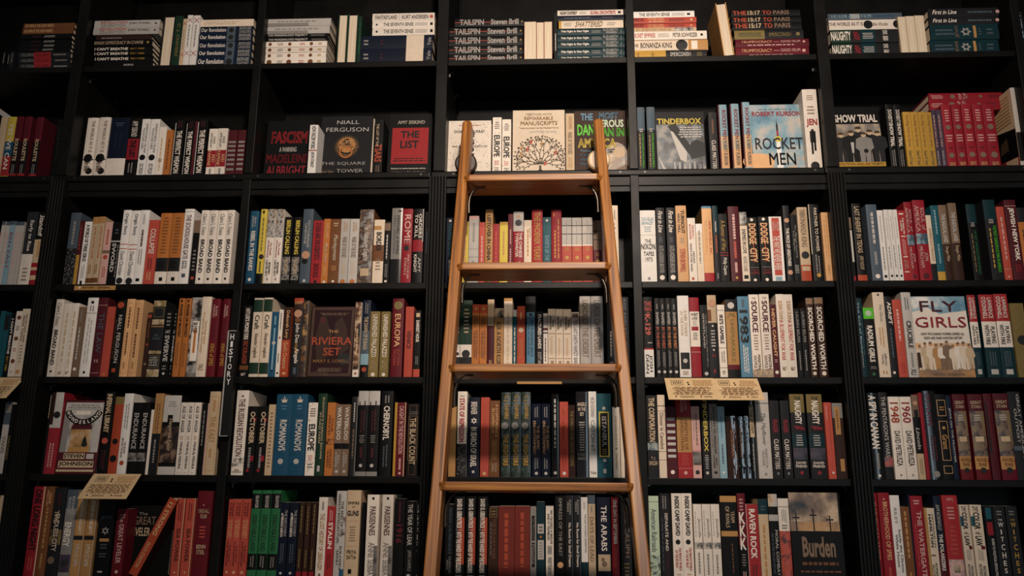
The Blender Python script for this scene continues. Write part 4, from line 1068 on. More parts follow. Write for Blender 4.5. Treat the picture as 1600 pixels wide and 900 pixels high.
# ------------------------------------------------------------------ third shelf; last brick design has the right stile's shadow put in its colours
shelf_books(3, '''
-12 -6.5 346 #east lightgrey | Tl .25,.82 pink BEN EAST ; B .94,1 slate
-6 1.5 346 #east
2 10 346 #eastb lightblue | Tl .25,.82 crimson BEN EAST ; B .94,1 slate
10.5 19.5 347 #east
20 25 347 #east
26 44 331 ivory,w | B .42,1 charcoal ; T .46,.88,.3,.7 ivory Early to Rise ; M .05,.25 sepia 4
44.5 60 332 beige | B .62,1 black ; Ti .66,.95 ivory Standoff ; B 0,.07 crimson ; B .13,.2 crimson ; B .24,.3 crimson ; L .35,.6 tan 1
60.5 65 330 tan,y=.01 |
97 113 333 slate | B .0,.5 charcoal ; K 120,.0,.5 grey ; L .55,.9 grey 1
113.5 119 345 maroon | B 0,.46 gold ; L .5,.95 coral 1
119.5 131 346 white | Tb .37,.95 black A WORLD OF THREE ZEROS ; L .08,.33 grey 2 ; R .3,.6,.0,.07 black
131.5 141 339 #dowe beige | B .9,1 tan ; T .38,.85,.5,.8 rust HOW DO WE LOOK ; L .15,.3 brown 2 ; B .03,.1 brown
141.5 152 339 #dowe
152.5 164 347 pink | L .6,.9 rust 1 ; R 0,1,.5,.55 sepia ; O .5,.44,.3 rust ; L .1,.3 rust 2
164.5 180 347 black | Tb .2,.66,.2,.6 lightgrey SWORD ; R 0,1,.68,.7 lightgrey ; L .1,.66,.7,.9 grey 1 ; M .8,.9,.3,.7 slate 2
180.5 193 329 #origin white | T .66,.95 slate Origin Story ; R 0,1,.53,.54 coral ; R 0,1,.47,.48 coral ; T .12,.44 grey David Christian ; O .5,.05,.4 charcoal
193.5 207 329 #origin
207.5 222 329 white | L .5,.75 maroon 1 ; L .25,.48 grey 2 ; R .3,.7,.04,.08 black ; L .8,.95 lightgrey 1
222.5 239 344 coral | T .47,.86 ivory COLLAPSE ; L .22,.42 darkred 2 ; L .06,.2 peach 2
239.5 258 333 #orangeb orange | B .0,.18 ivory ; B .18,.37 charcoal ; O .5,.275,.33 black ; M .42,.95 brown 12 ; R .4,.7,.05,.1 black
259 277.5 333 #orangeb
278 293 327 white | T .33,.92 maroon THE SCHOOLHOUSE GATE ; T .2,.31 charcoal JUSTIN/DRIVER ; R .3,.7,.09,.14 slate ; R 0,1,.96,.965 grey
293.5 304 344 black | B .8,1 sepia ; M .2,.55 grey 6 ; O .5,.1,.25 rust
304.5 317 329 #broad ivory | Tb .15,.6 black BROAD BAND ; T .66,.95 grey Claire L. Evans ; O .5,.07,.15 black
317.5 331 329 #broad
331.5 345 329 #broad
345.5 358 329 #broad
383 396 330 blue | Tb .18,.72 ivory REBEL IN THE RANKS ; T .76,.93 lightgrey BRAD S./GREGORY ; O .5,.06,.2 ivory
399 409 327 yellow | B 0,.14 black ; L .42,.9 olive 1 ; L .15,.3 black 1 ; O .6,.36,.4 darkbrown ; R .3,.6,.94,.98 black
410 423 327 #demo ivory | I .62,1 sepia/lightgrey/charcoal 60 ; T .35,.58,.2,.8 red The Death/of Democracy ; T .1,.32,.2,.8 charcoal BENJAMIN/CARTER HETT ; R .4,.6,.05,.08 grey
423.5 436 327 #demo
438 451 339 #berlin black | Tb .44,.95 yellow BERLIN CALLING ; I .06,.4 charcoal/grey/black 70 ; T .15,.36 beige PAUL HOCKENOS
452.5 465 339 #berlin
467 483 327 slate | T .48,.85 lightgrey VICTORIANS/UNDONE ; O .5,.38,.4 skin ; O .45,.3,.3 black ; O .5,.04,.15 lightgrey
483.5 500 344 red | Tb .38,.96 maroon STALIN AND THE SCIENTISTS ; T .1,.32 maroon SIMON INGS ; O .5,.04,.15 black
500.5 511 342 orange | Ti .33,.62 cream Magna Carta ; T .7,.93 peach DAN JONES ; L .12,.28 peach 2 ; O .5,.03,.2 ivory
511.5 527.5 342 brown | Ti .36,.75 cream Plantagenets ; M .88,.95 beige 2 ; M .2,.28 tan 3 ; O .5,.04,.12 ivory
528 542 342 #roses2 lightgrey | T .4,.72 sepia WARS OF THE ROSES ; T .8,.95 tan DAN/JONES ; L .12,.34 beige 3 ; O .5,.03,.28 orange
542.5 557 342 #roses2
557.5 580 328 brown | I .0,1 sepia/darkbrown/grey 40 ; Ti .3,.8 ivory The Habsburg Empire ; R .2,.8,.1,.2 beige
580.5 597 343 cream | R .0,1,.35,.6 brown ; Tb .5,.8 black BORDER ; M .2,.4 sepia 4 ; R 0,.7,.84,.9 tan
597.5 607 346 black | B .85,.97 sepia ; L .35,.8 lightgrey 1 ; L .08,.32 grey 2 ; R .3,.7,.02,.05 ivory
608 625 325 grey,g | B .0,.32 charcoal ; T .38,.9,.5,.75 charcoal MEMOIRS of EMPIRE ; T .4,.9,.2,.42 slate NIALL FERGUSON ; R .6,.9,.95,.97 black
625.5 641 326 crimson | T .53,.92,.2,.85 pink ROME ; O .5,.47,.28 black ; T .06,.38,.3,.8 pink MATTHEW/KNEALE
643 659 327 black | R .93,1,.55,1 lightgrey ; T .6,.93,.15,.85 ivory ORDERS/TO KILL ; B .42,.58 crimson ; T .14,.38,.15,.45 ivory KNIGHT ; T .14,.34,.55,.85 lightgrey AMY
661 669 331 charcoal | L .4,.8 slate 1
696 708 341 darkblue | T .4,.92 teal YOUNG CHINA ; L .1,.36 ivory 1 ; R .3,.6,.94,.97 ivory
721 731 346 yellow,p | L .2,.92 tan 1
731.5 747 338 lightgrey | L .6,.92 grey 1 ; R 0,1,.5,.505 grey ; R 0,1,.38,.385 grey ; L .1,.35 grey 1 ; B .95,1 pink
747.5 756.5 347 coral,p | L .2,.8 pink 1 ; O .4,.08,.2 black
757 769 327 tan | Tb .3,.92 black LEFTOVER IN CHINA ; B .0,.12 brown
769.5 779.5 350 red,p | L .3,.9 coral 1 ; O .5,.2,.1 peach
780 793 347 yellow,p | L .4,.85 tan 1 ; B .95,1 gold
793.5 801 335 darkred | L .55,.8 pink 1 ; L .2,.5 pink 1
801.5 818 331 crimson | B .72,1 lightgrey ; O .5,.84,.32 charcoal ; O .5,.93,.16 skin ; T .35,.7,.2,.85 ivory THE CHINESE/TYPEWRITER ; L .16,.3 pink 2
818.5 830.5 344 cream | L .38,.9,.3,.75 tan 1 ; O .5,.23,.4 black ; L .7,.9,.7,.9 brown 1
831 848 328 red | T .3,.96,.2,.8 gold THE PHOENIX YEARS ; I .05,.22 skin/brown/darkbrown 60
848.5 861.5 340 teal | T .1,.72 lightblue GHOSTS OF THE TSUNAMI ; O .5,.95,.15 ivory
862 878 328 crimson | L .3,.75,.2,.5 gold 1 ; L .25,.9,.6,.8 gold 1 ; R .2,.3,.9,.95 gold
878.5 894 340 #brick coral,p | B .58,1 lightgrey ; R 0,1,.87,.88 black ; R 0,1,.74,.75 black ; R .45,.5,.58,.95 grey ; B .56,.58 ivory ; M .48,.54 gold 2 ; O .5,.38,.2 gold ; M .2,.3 gold 2
894.7 910 340 #brick
910.7 927 340 #brick
928 941 345 #brickd darkred,p | B .52,1 sepia ; R 0,1,.82,.83 black ; R 0,1,.68,.69 black ; M .42,.48 gold 2 ; O .5,.34,.2 gold ; M .16,.26 gold 2
941.5 948 343 pink,p |
953 968 321 cream,y=-.01 | L .8,.95,.2,.8 grey 2 ; R .3,.7,.7,.71 charcoal ; M .5,.78,.3,.7 grey 5
1002 1027 329 white | H .8,.9 lightblue DOUGLAS/BRINKLEY ; R 0,1,.65,.655 lightgrey ; H .54,.59,.3,.7 black THE ; H .45,.53,.05,.95 black NIXON ; H .36,.42,.2,.85 black TAPES ; H .28,.34,.3,.75 black 1973 ; O .5,.05,.1 grey ; M .69,.78 lightblue 3
1028 1042 325 #first charcoal | Ti .66,.95 ivory First in Line ; T .12,.48 silver KATE ANDERSEN BROWER ; M .53,.6 slate 4 ; O .5,.06,.28 ivory
1044.5 1059 325 #first
1060 1077 321 peach | Tb .63,.94,.45,.8 black TURNOUT ; Tb .64,.9,.15,.38 charcoal WHO WILL ; M .5,.58 grey 4 ; T .13,.43 coral STEPHEN BROWNELL
1077.5 1090 341 ivory | T .66,.9,.2,.8 coral PATRICK J./BUCHANAN ; T .16,.6,.2,.8 charcoal NIXON'S/WHITE HOUSE WARS ; R .3,.6,.03,.07 coral
1090.5 1101 350 cream | L .25,.92 grey 1 ; B .85,1 white
1101.5 1117 322 peach,s=olive | B 0,.12 red ; T .35,.8,.6,.9 coral NEW WORLD, INC. ; L .35,.85,.2,.5 tan 2 ; B .97,1 skyblue
1118 1126.5 322 darkteal | L .65,.8 lightgrey 1 ; B .0,.62 charcoal ; L .35,.62 rust 1 ; L .03,.12 grey 1
1127.5 1141 334 black | Tl .45,.9 gold A Rumor of War ; R 0,1,.42,.43 crimson ; R 0,1,.38,.39 crimson ; T .1,.35 ivory Philip Caputo
1143 1160 323 maroon | L .55,.93 pink 1 ; L .3,.55 coral 1 ; L .1,.26 pink 1 ; O .5,.05,.12 gold
1160.5 1172 332 cream | B .8,1 sepia ; I .82,1 lightgrey/grey/black 50 ; T .4,.75 charcoal ENEMIES IN LOVE ; T .14,.36 grey ALEXIS CLARK ; R .2,.8,.04,.09 black
1172.5 1189 339 #dodge black | Tb .58,.9,.15,.85 peach DODGE ; Tb .3,.52,.15,.85 peach CITY ; R .5,.58,.3,.9 rust ; H .16,.19 crimson TOM ; H .12,.15 crimson CLAVIN ; R .1,.9,.22,.223 lightgrey ; O .5,.03,.15 ivory ; O .5,.96,.15 ivory
1190 1207 339 #dodge
1208 1228 338 white | R .2,.8,.1,.98 coral ; T .78,.92 pink COONTZ ; T .18,.7 ivory THE WAY WE NEVER WERE ; R .25,.75,.02,.08 lightblue
1231 1241 321 charcoal | O .5,.8,.4 skin ; Tb .2,.7 ivory THE PRICE OF GREATNESS ; O .5,.12,.4 skin
1242.5 1252.5 335 black | T .35,.85,.2,.8 lightgrey The Mirage Factory/Los Angeles ; T .12,.25,.2,.8 lightgrey GARY/KRIST
1253 1269 324 beige | T .46,.9 sepia BONANZA KING ; O .5,.35,.38 black ; B .0,.22 rust ; R .1,.9,.14,.2 beige ; T .9,.97 sepia THE
1272 1289 319 black | T .38,.95,.45,.75 cream PARTNER TO POWER ; L .08,.35 grey 2 ; O .5,.08,.2 gold ; R .0,.06,.35,1 cream
1291 1303 332 peach | L .3,.95,.2,.8 tan 2 ; L .1,.25 tan 1
1328 1338 340 black | B .3,.8 lightgrey ; B .82,1 sepia ; L .35,.7 grey 1 ; B 0,.08 crimson
1341 1356 318 black | T .36,.96 beige LAST SHERIFF IN TEXAS ; T .15,.32 beige JAMES P. McCOLLOM ; B 0,.08 rust
1363 1380 320 slate | L .45,.93 lightgrey 1 ; L .2,.38 silver 1 ; O .5,.06,.22 ivory
1381 1390 328 #whitep white,p | L .55,.92 lightgrey 1 ; L .15,.5 grey 1 ; O .5,.07,.28 charcoal
1390.3 1397.5 328 #whitep
1397.8 1405 328 #whitep
1405.3 1412 328 #whitep
1412.5 1424.5 329 red | R .2,.8,.94,.96 ivory ; Tb .66,.9 ivory THE MAN ON/A LEDGE ; R .2,.8,.62,.635 ivory ; L .35,.6 pink 3 ; R .2,.8,.33,.345 ivory ; T .16,.3 pink ETHAN/MICHAELI ; R .2,.8,.12,.135 ivory
1425 1437 315 #soul crimson | T .6,.93,.1,.9 pink SOUL of/AMERICA ; I .45,.58 teal/slate/lightblue 40 ; T .16,.42,.15,.85 pink JON/MEACHAM ; O .5,.06,.25 maroon
1438 1457 313 #soul
1457.5 1466 336 cream | B .0,.26 charcoal ; T .3,.8,.35,.7 tan AMERICAN MIRACLE ; L .3,.8,.7,.9 tan 1
1466.5 1478.5 321 teal | L .6,.95 lightblue 1 ; L .2,.5 lightblue 1 ; B 0,.12 gold
1479.5 1492 320 #radical sepia | B 0,.48 darkbrown ; Tb .5,.88 lightgrey THIS RADICAL LAND ; T .25,.45 beige Daegan Miller
1495 1508 317 #radical
1523 1538 319 #dangerL black | B .75,1 darkteal ; M .7,.76 lightgrey 3 ; T .08,.66,.5,.8 green THE MOST DANGEROUS MAN IN AMERICA ; L .08,.66,.2,.4 olive 1
1551 1570 312 #danger2 charcoal | B .75,1 darkteal ; M .7,.76 lightgrey 3 ; T .1,.68,.55,.85 brightgreen THE MOST DANGEROUS MAN IN AMERICA ; L .1,.68,.2,.42 gold 1
1571 1583 323 coral | L .2,.9 pink 1 ; R 0,1,.15,.155 pink ; O .5,.05,.15 pink
1583.5 1602 313 maroon | Tb .24,.9 ivory JEWISH NEW YORK ; R 0,1,.92,.925 pink ; L .1,.2 crimson 3
1602.5 1618 325 orange | B .8,1 charcoal ; L .2,.7 darkbrown 2
''')  # light-grey strip at the right of the ORDERS TO KILL spine: painted highlight

# ------------------------------------------------------------------ fourth shelf
shelf_books(4, '''
-14 -6 486 teal |
-5.5 2 492 teal | B .75,1 charcoal
2.5 9.5 490 #breatheV black | Tb .36,.92 ivory I CAN'T BREATHE ; T .1,.33 gold MATT TAIBBI
10 21 486 #fistsV ivory | O .5,.9,.3 brown ; M .7,.78 charcoal 3 ; O .5,.58,.3 brown ; M .38,.44 red 2 ; O .5,.24,.3 brown ; M .06,.1 tan 2
21.5 34 483 #powers cream | T .5,.92,.2,.75 brown MOVE FAST AND/BREAK THINGS ; M .2,.48 grey 6 ; R .2,.7,.05,.1 tan
34.5 43 484 #powers
73 85 468 #broad
85.5 98 474 #creamy ivory | L .12,.95 beige 1 ; T .04,.08 tan Yale
98.5 110 474 #creamy
110.5 121 480 sepia | L .24,.72 lightgrey 1 ; L .75,.95 grey 1 ; O .5,.11,.25 ivory
121.5 138 465 white | R 0,1,.8,.805 charcoal ; O .5,.94,.15 black ; L .1,.76 lightgrey 2 ; L .82,.9 grey 2 ; O .5,.06,.12 black
138.5 154 465 maroon | Tl .3,.8,.25,.8 slate THE LAW ; R 0,1,.9,.905 pink ; L .18,.22 pink 2 ; R .1,.9,.05,.055 pink
154.5 167 479 coral,p | L .35,.9,.2,.8 rust 2 ; O .5,.04,.12 gold
169.5 184 469 black | O .5,.93,.36 rust ; T .18,.8,.4,.8 lightgrey NIALL FERGUSON ; L .2,.78,.12,.28 brown 1 ; R .3,.7,.06,.11 rust
184.5 197 467 #runner peach | F .15,.85,.05,.95 tan ; L .6,.92 brown 1 ; L .25,.58 brown 1 ; L .1,.2 tan 1
199 212 469 #runner
220 227 488 darkbrown,p | O .5,.94,.4 rust ; O .5,.5,.25 rust ; L .6,.85 brown 1 ; O .5,.2,.3 sepia
228 248 470 charcoal | I .92,1 olive/beige 60 ; F .1,.9,.78,.9 olive ; I .68,.75 olive/beige 90 ; R 0,1,.65,.66 tan ; H .48,.56,.2,.8 slate SILK/ROADS ; I .3,.34 olive/beige 90 ; F .1,.9,.12,.28 olive ; H .14,.26,.15,.85 lightgrey A NEW/HISTORY/OF THE/WORLD ; I .0,.1 olive/beige 60
248.5 262 485 #swerve black | Tb .23,.62,.25,.8 lightgrey SWERVE ; T .65,.7 lightgrey THE ; M .75,.97 grey 4 ; M .1,.18 grey 2 ; O .5,.05,.15 lightgrey
262.5 267 485 #swerve
267.5 277 466 #protest orange,y=-.01 | Tb .5,.92 black POWER OF PROTEST ; L .1,.45 brown 2 ; R .3,.6,.95,.98 black
278 287 466 #protest
287.5 305 465 sepia | I .0,1 black/grey/lightgrey 34 ; R .3,.9,.2,.7 ivory ; T .55,.68 black RISE ; R .5,.7,.3,.6 orange
305.5 320 464 cream | T .3,.8,.2,.75 tan Yuval Noah Harari/21 Lessons for the 21st Century ; T .08,.16 sepia YALE
321 334 467 #mandela darkred | T .76,.92,.2,.75 pink BLAINE/HARDEN ; T .14,.42 gold KING of SPIES ; L .45,.7 maroon 2
339 350 467 #mandela
373 387 478 black | Tb .52,.96 ivory HITLER'S MONSTERS ; T .18,.5 rust ERIC KURLANDER ; B .1,.16 brown ; T .02,.06 ivory Yale
388 402.5 466 #craeft cream | B .04,.18 darkgreen ; B .82,.98 darkgreen ; T .6,.78 black Craft ; T .24,.55 sepia Alexander Langlands
403 417 465 #craeft
417.5 429 487 blue | L .78,.95 lightblue 1 ; L .2,.45 navy 1 ; R .4,.6,.1,.75 lightblue ; O .5,.52,.25 lightgrey ; O .5,.1,.15 navy
429.5 436 484 ivory | L .7,.95 charcoal 1 ; O .5,.58,.25 rust ; L .2,.35 charcoal 1 ; O .5,.06,.25 black
436.5 449 480 rust | B .53,1 darkbrown ; T .55,.95 peach Deborah Levy ; T .12,.5 peach God's Creature ; R .3,.7,.04,.07 peach
452 467 466 charcoal | O .5,.8,.42 skin ; O .5,.72,.3 brown ; B .93,1 rust ; H .92,.96 peach LOUV ; T .42,.68 ivory John Dee ; T .44,.3 tan Empire ; Tb .17,.36,.3,.8 ivory Angels ; R .35,.65,.04,.12 slate ; R 0,1,.86,.94 darkbrown
467.5 476 470 sepia | I 0,1 brown/charcoal/tan 26
''')
face_book(4, 479, 549, 478, 'plum', 'H .62,.66,.42,.64 tan THE ; H .45,.56,.06,.96 rust RIVIERA ; H .3,.41,.33,.72 rust SET ; H .2,.245,.12,.92 tan MARY S. LOVELL ; M .87,.91,.15,.9 sepia 2 ; M .07,.13,.2,.8 sepia 4', 'dark maroon cover-out book with orange lettering, fourth shelf', art='riviera', lean=3)
shelf_books(4, '''
550 559.5 472 ivory,p | I .1,1 black/brown/beige 50 ; L .3,.65 beige 1 ; O .5,.05,.2 rust
561.5 574 469 darkblue | B .3,.6 slate ; B .16,.3 lightblue ; B .0,.16 black ; T .35,.78 beige THE DAWN OF EURASIA ; L .82,.97 grey 2 ; O .5,.1,.3 rust
575 590 487 #palazzo olive,p | T .3,.95 ivory UNFINISHED PALAZZO ; T .1,.25 beige JUDITH/MACKRELL ; O .5,.04,.2 ivory
592 606 487 #palazzo
609.5 627.5 467 darkred | O .5,.91,.38 olive ; T .38,.8,.25,.75 peach EUROPA ; T .14,.35,.2,.8 coral JULIO CRESPO/MACLENNAN
630 643 479 coral,p | Tb .4,.66 maroon VENICE ; L .7,.93 rust 2 ; L .1,.3 rust 2
645 655 485 black,p | B 0,.12 coral ; Tb .52,.85 ivory DARKEST HOUR ; L .18,.32 grey 2 ; R .2,.8,.9,.96 beige
710 717.5 469 #romantic darkgreen,p | B .12,.42 ivory ; O .5,.3,.36 charcoal ; M .56,.9 beige 7 ; R 0,1,.16,.26 charcoal ; M .03,.09 beige 2
718 736 469 #romantic
736.5 748 476 #nku orange,p | B .88,1 rust ; O .5,.94,.2 gold ; T .68,.85 brown JOHN/SWEENEY ; Tb .24,.64,.2,.8 brown NORTH KOREA/UNDERCOVER ; M .06,.2 tan 3
748.5 760 476 #nku
760.5 771 468 maroon | B .66,1 beige ; B .0,.12 rust ; L .16,.22 peach 2
771.5 786 482 tan,p | I .86,1 black/beige 40 ; T .05,.8 black ASK A NORTH KOREAN
786.5 800 466 cream,p | B .96,1 tan ; L .1,.9 beige 1
800.5 807 484 teal,p | L .15,.8 cream 1 ; B .9,1 lightgrey
807.5 820 478 rust,p | O .5,.66,.32 beige ; L .25,.55 orange 2 ; L .8,.92 peach 1
821 837 463 black | R .1,.9,.14,.8 skyblue ; R .45,.55,.8,.86 black ; O .5,.77,.15 black ; O .5,.15,.15 black ; T .24,.7,.5,.75 darkblue NO TURNING BACK ; L .2,.7,.2,.4 blue 1
838 848.5 487 black,p | Tb .43,.95 ivory FRACTURED LANDS ; T .06,.38 lightgrey SCOTT ANDERSON
849 856 490 ivory,p | B .8,.95 lightgrey ; R 0,1,.73,.77 maroon ; R 0,1,.68,.7 charcoal ; L .2,.62 black 1 ; B .1,.14 maroon
856.5 868.5 483 #angel cream,p | Tb .68,.9,.2,.8 black THE/ANGEL ; L .3,.6,.3,.6 tan 2 ; R .1,.9,.63,.637 brown ; R .1,.9,.27,.277 brown ; T .1,.24 sepia URI BAR-JOSEPH
869 880.5 483 #angel
881 893.5 483 #angel
894 906 488 white,p | T .1,.88 grey THE LAST EARTH RAMZY BAROUD ; R .1,.9,.92,.98 sepia
907 924.5 463 #lords lightgrey | T .24,.95 sepia LORDS OF THE DESERT ; B 0,.15 darkred ; H .05,.09 beige JAMES
925 944 463 #lords
950 962 470 charcoal | L .25,.6 lightgrey 1 ; T .05,.2 grey RONEN
972 985 464 charcoal,y=-.005 | T .25,.97,.3,.7 slate RISE AND KILL FIRST ; L .05,.2 grey 1
1008 1023 464 black | B 0,.34 white ; T .05,.28,.15,.85 black JOSH/DEAN ; H .88,.94 coral THE ; H .82,.87 coral TAKING ; Tb .52,.78,.15,.75 coral K-129 ; H .78,.81,.4,.7 coral OF ; R .4,.85,.42,.43 lightgrey ; B .34,.36 red
1026 1034.5 466 #shaped black | T .66,.82 lightgrey SHAPED ; Tb .36,.63 rust BY THE WEST ; L .12,.34 grey 2 ; O .5,.07,.28 lightgrey ; L .85,.93 grey 1
1035 1043.5 466 #shaped
1044 1052.5 466 #shapedo black | T .66,.82 lightgrey SHAPED ; Tb .36,.63 orange BY THE WEST ; L .12,.34 grey 2 ; O .5,.07,.28 lightgrey ; L .85,.93 grey 1
1053 1062 466 #shapedo
1063 1081 462 white | T .5,.82,.2,.8 beige A GIRL STANDS/AT THE DOOR ; R .1,.9,.1,.3 charcoal ; O .5,.2,.2 lightgrey ; T .03,.08 beige DEVLIN
1081.5 1097 465 crimson | B .38,.82 ivory ; H .72,.8 black WEST/LIKE ; M .64,.71 grey 4 ; R .15,.85,.58,.63 crimson ; M .46,.56,.25,.75 charcoal 4 ; R 0,1,.31,.315 pink
1098 1110 477 black | T .4,.88,.3,.55 lightgrey GHOSTLAND ; L .1,.9,.65,.85 grey 2 ; O .5,.05,.25 lightgrey
1110.5 1125 461 charcoal | B .66,1 beige ; O .55,.9,.42 skin ; R .0,.4,.68,.82 brown ; O .65,.92,.12 charcoal ; M .36,.58 lightgrey 6 ; O .5,.62,.1 ivory ; O .5,.33,.1 ivory ; L .24,.28 crimson 2 ; L .05,.1 crimson 1
1126 1138 476 ivory | Tb .46,.86 black IKE'S GAMBLE ; T .2,.36 grey MICHAEL/DORAN ; R 0,1,.92,.925 charcoal ; R 0,1,.4,.405 charcoal ; R 0,1,.13,.135 charcoal ; Ti .04,.1 grey fp
1139 1157 468 tan | B .84,1 charcoal ; O .5,.92,.3 lightgrey ; H .76,.82 olive JFK ; T .2,.74,.35,.7 olive UNSPEAKABLE ; B .1,.16 darkred ; B 0,.1 black
1159 1177 463 skyblue | Tb .42,.83,.1,.85 black 1983 ; L .05,.4 ivory 3 ; L .85,.97 slate 1
1177.5 1193 460 #source ivory | H .94,.965,.3,.7 sepia THE ; Tb .54,.92,.2,.8 maroon SOURCE ; M .32,.52 sepia 6 ; T .1,.27,.15,.85 sepia MARTIN/DOYLE ; I .0,.1 sepia/beige 60
1193.5 1209 460 #source
1209.5 1219.5 476 maroon | Tb .28,.94 peach NEVER CAUGHT ; O .5,.07,.28 ivory ; M .2,.25 pink 2
1220 1233 460 #blueprint ivory | T .68,.92 tan SUSAN DUNN ; T .2,.68 coral A BLUEPRINT FOR WAR ; Ti .08,.13 sepia Yale
1233.5 1247 460 #blueprint
1249 1257 482 #thin2 black | T .5,.95 grey LAUREN BELFER ; L .1,.4 grey 1
1258 1266.5 482 #thin2
1267.5 1279 466 #scorch darkbrown | B .92,1 sepia ; T .93,.98,.3,.7 tan THE ; Tb .1,.88,.2,.8 ivory SCORCHED WORTH ; O .5,.05,.25 cream
1281 1295 465 #scorch
1347 1357 466 darkteal | T .3,.95,.2,.5 lightblue The Evil of Banks ; L .1,.3,.2,.5 grey 1 ; L .2,.9,.6,.8 slate 1
1358 1374.5 481 black | B .84,1 brightgreen ; O .5,.92,.3 palegreen ; Tb .22,.74 ivory RADIUM GIRLS ; T .12,.16 grey KATE ; O .5,.05,.15 green ; L .3,.74,.1,.2 grey 1
1375 1393 457 cream,s=beige | T .65,.86,.5,.75 grey The Ghost ; L .35,.6 tan 2 ; T .14,.28 grey Jefferson/Morley ; L .04,.08 tan 2 ; O .5,.97,.1 charcoal
1394 1405 463 charcoal | Tb .65,.93,.3,.85 ivory ADRIFT ; L .2,.6 slate 1 ; O .4,.06,.2 ivory
1406 1420 468 coral,s=rust | L .42,.88 pink 1 ; L .05,.2 red 2
1420.5 1436 457 lightgrey | Tb .34,.66 charcoal CRUCIBLE ; L .78,.95 slate 2 ; L .1,.3 grey 1 ; T .03,.1 charcoal XLI
''')
face_book(4, 1437, 1525, 462, 'ivory', 'Hl .81,.94,.16,.84 maroon FLY ; Hl .61,.74,.04,.96 crimson GIRLS ; H .515,.545,.12,.9 charcoal HOW FIVE DARING WOMEN DEFIED ALL ; H .465,.495,.16,.86 charcoal ODDS AND MADE AVIATION HISTORY ; H .025,.055,.25,.8 sepia KEITH O\'BRIEN', 'pale cover-out book showing a row of women in flight suits, fourth shelf', art='fly', lean=3)
shelf_books(4, '''
1526 1539 461 #playing darkteal | B .67,1 red ; B .36,.67 ivory ; T .7,.97,.15,.85 ivory LAWRENCE/O'DONNELL ; T .39,.63,.15,.85 charcoal PLAYING/WITH FIRE ; L .12,.32 slate 3 ; R .25,.75,.04,.1 lightgrey
1545 1568 460 #playing
1569 1591 459 #playing
1592 1614 474 olive,p | K 60 brown ; O .6,.5,.36 charcoal
''')

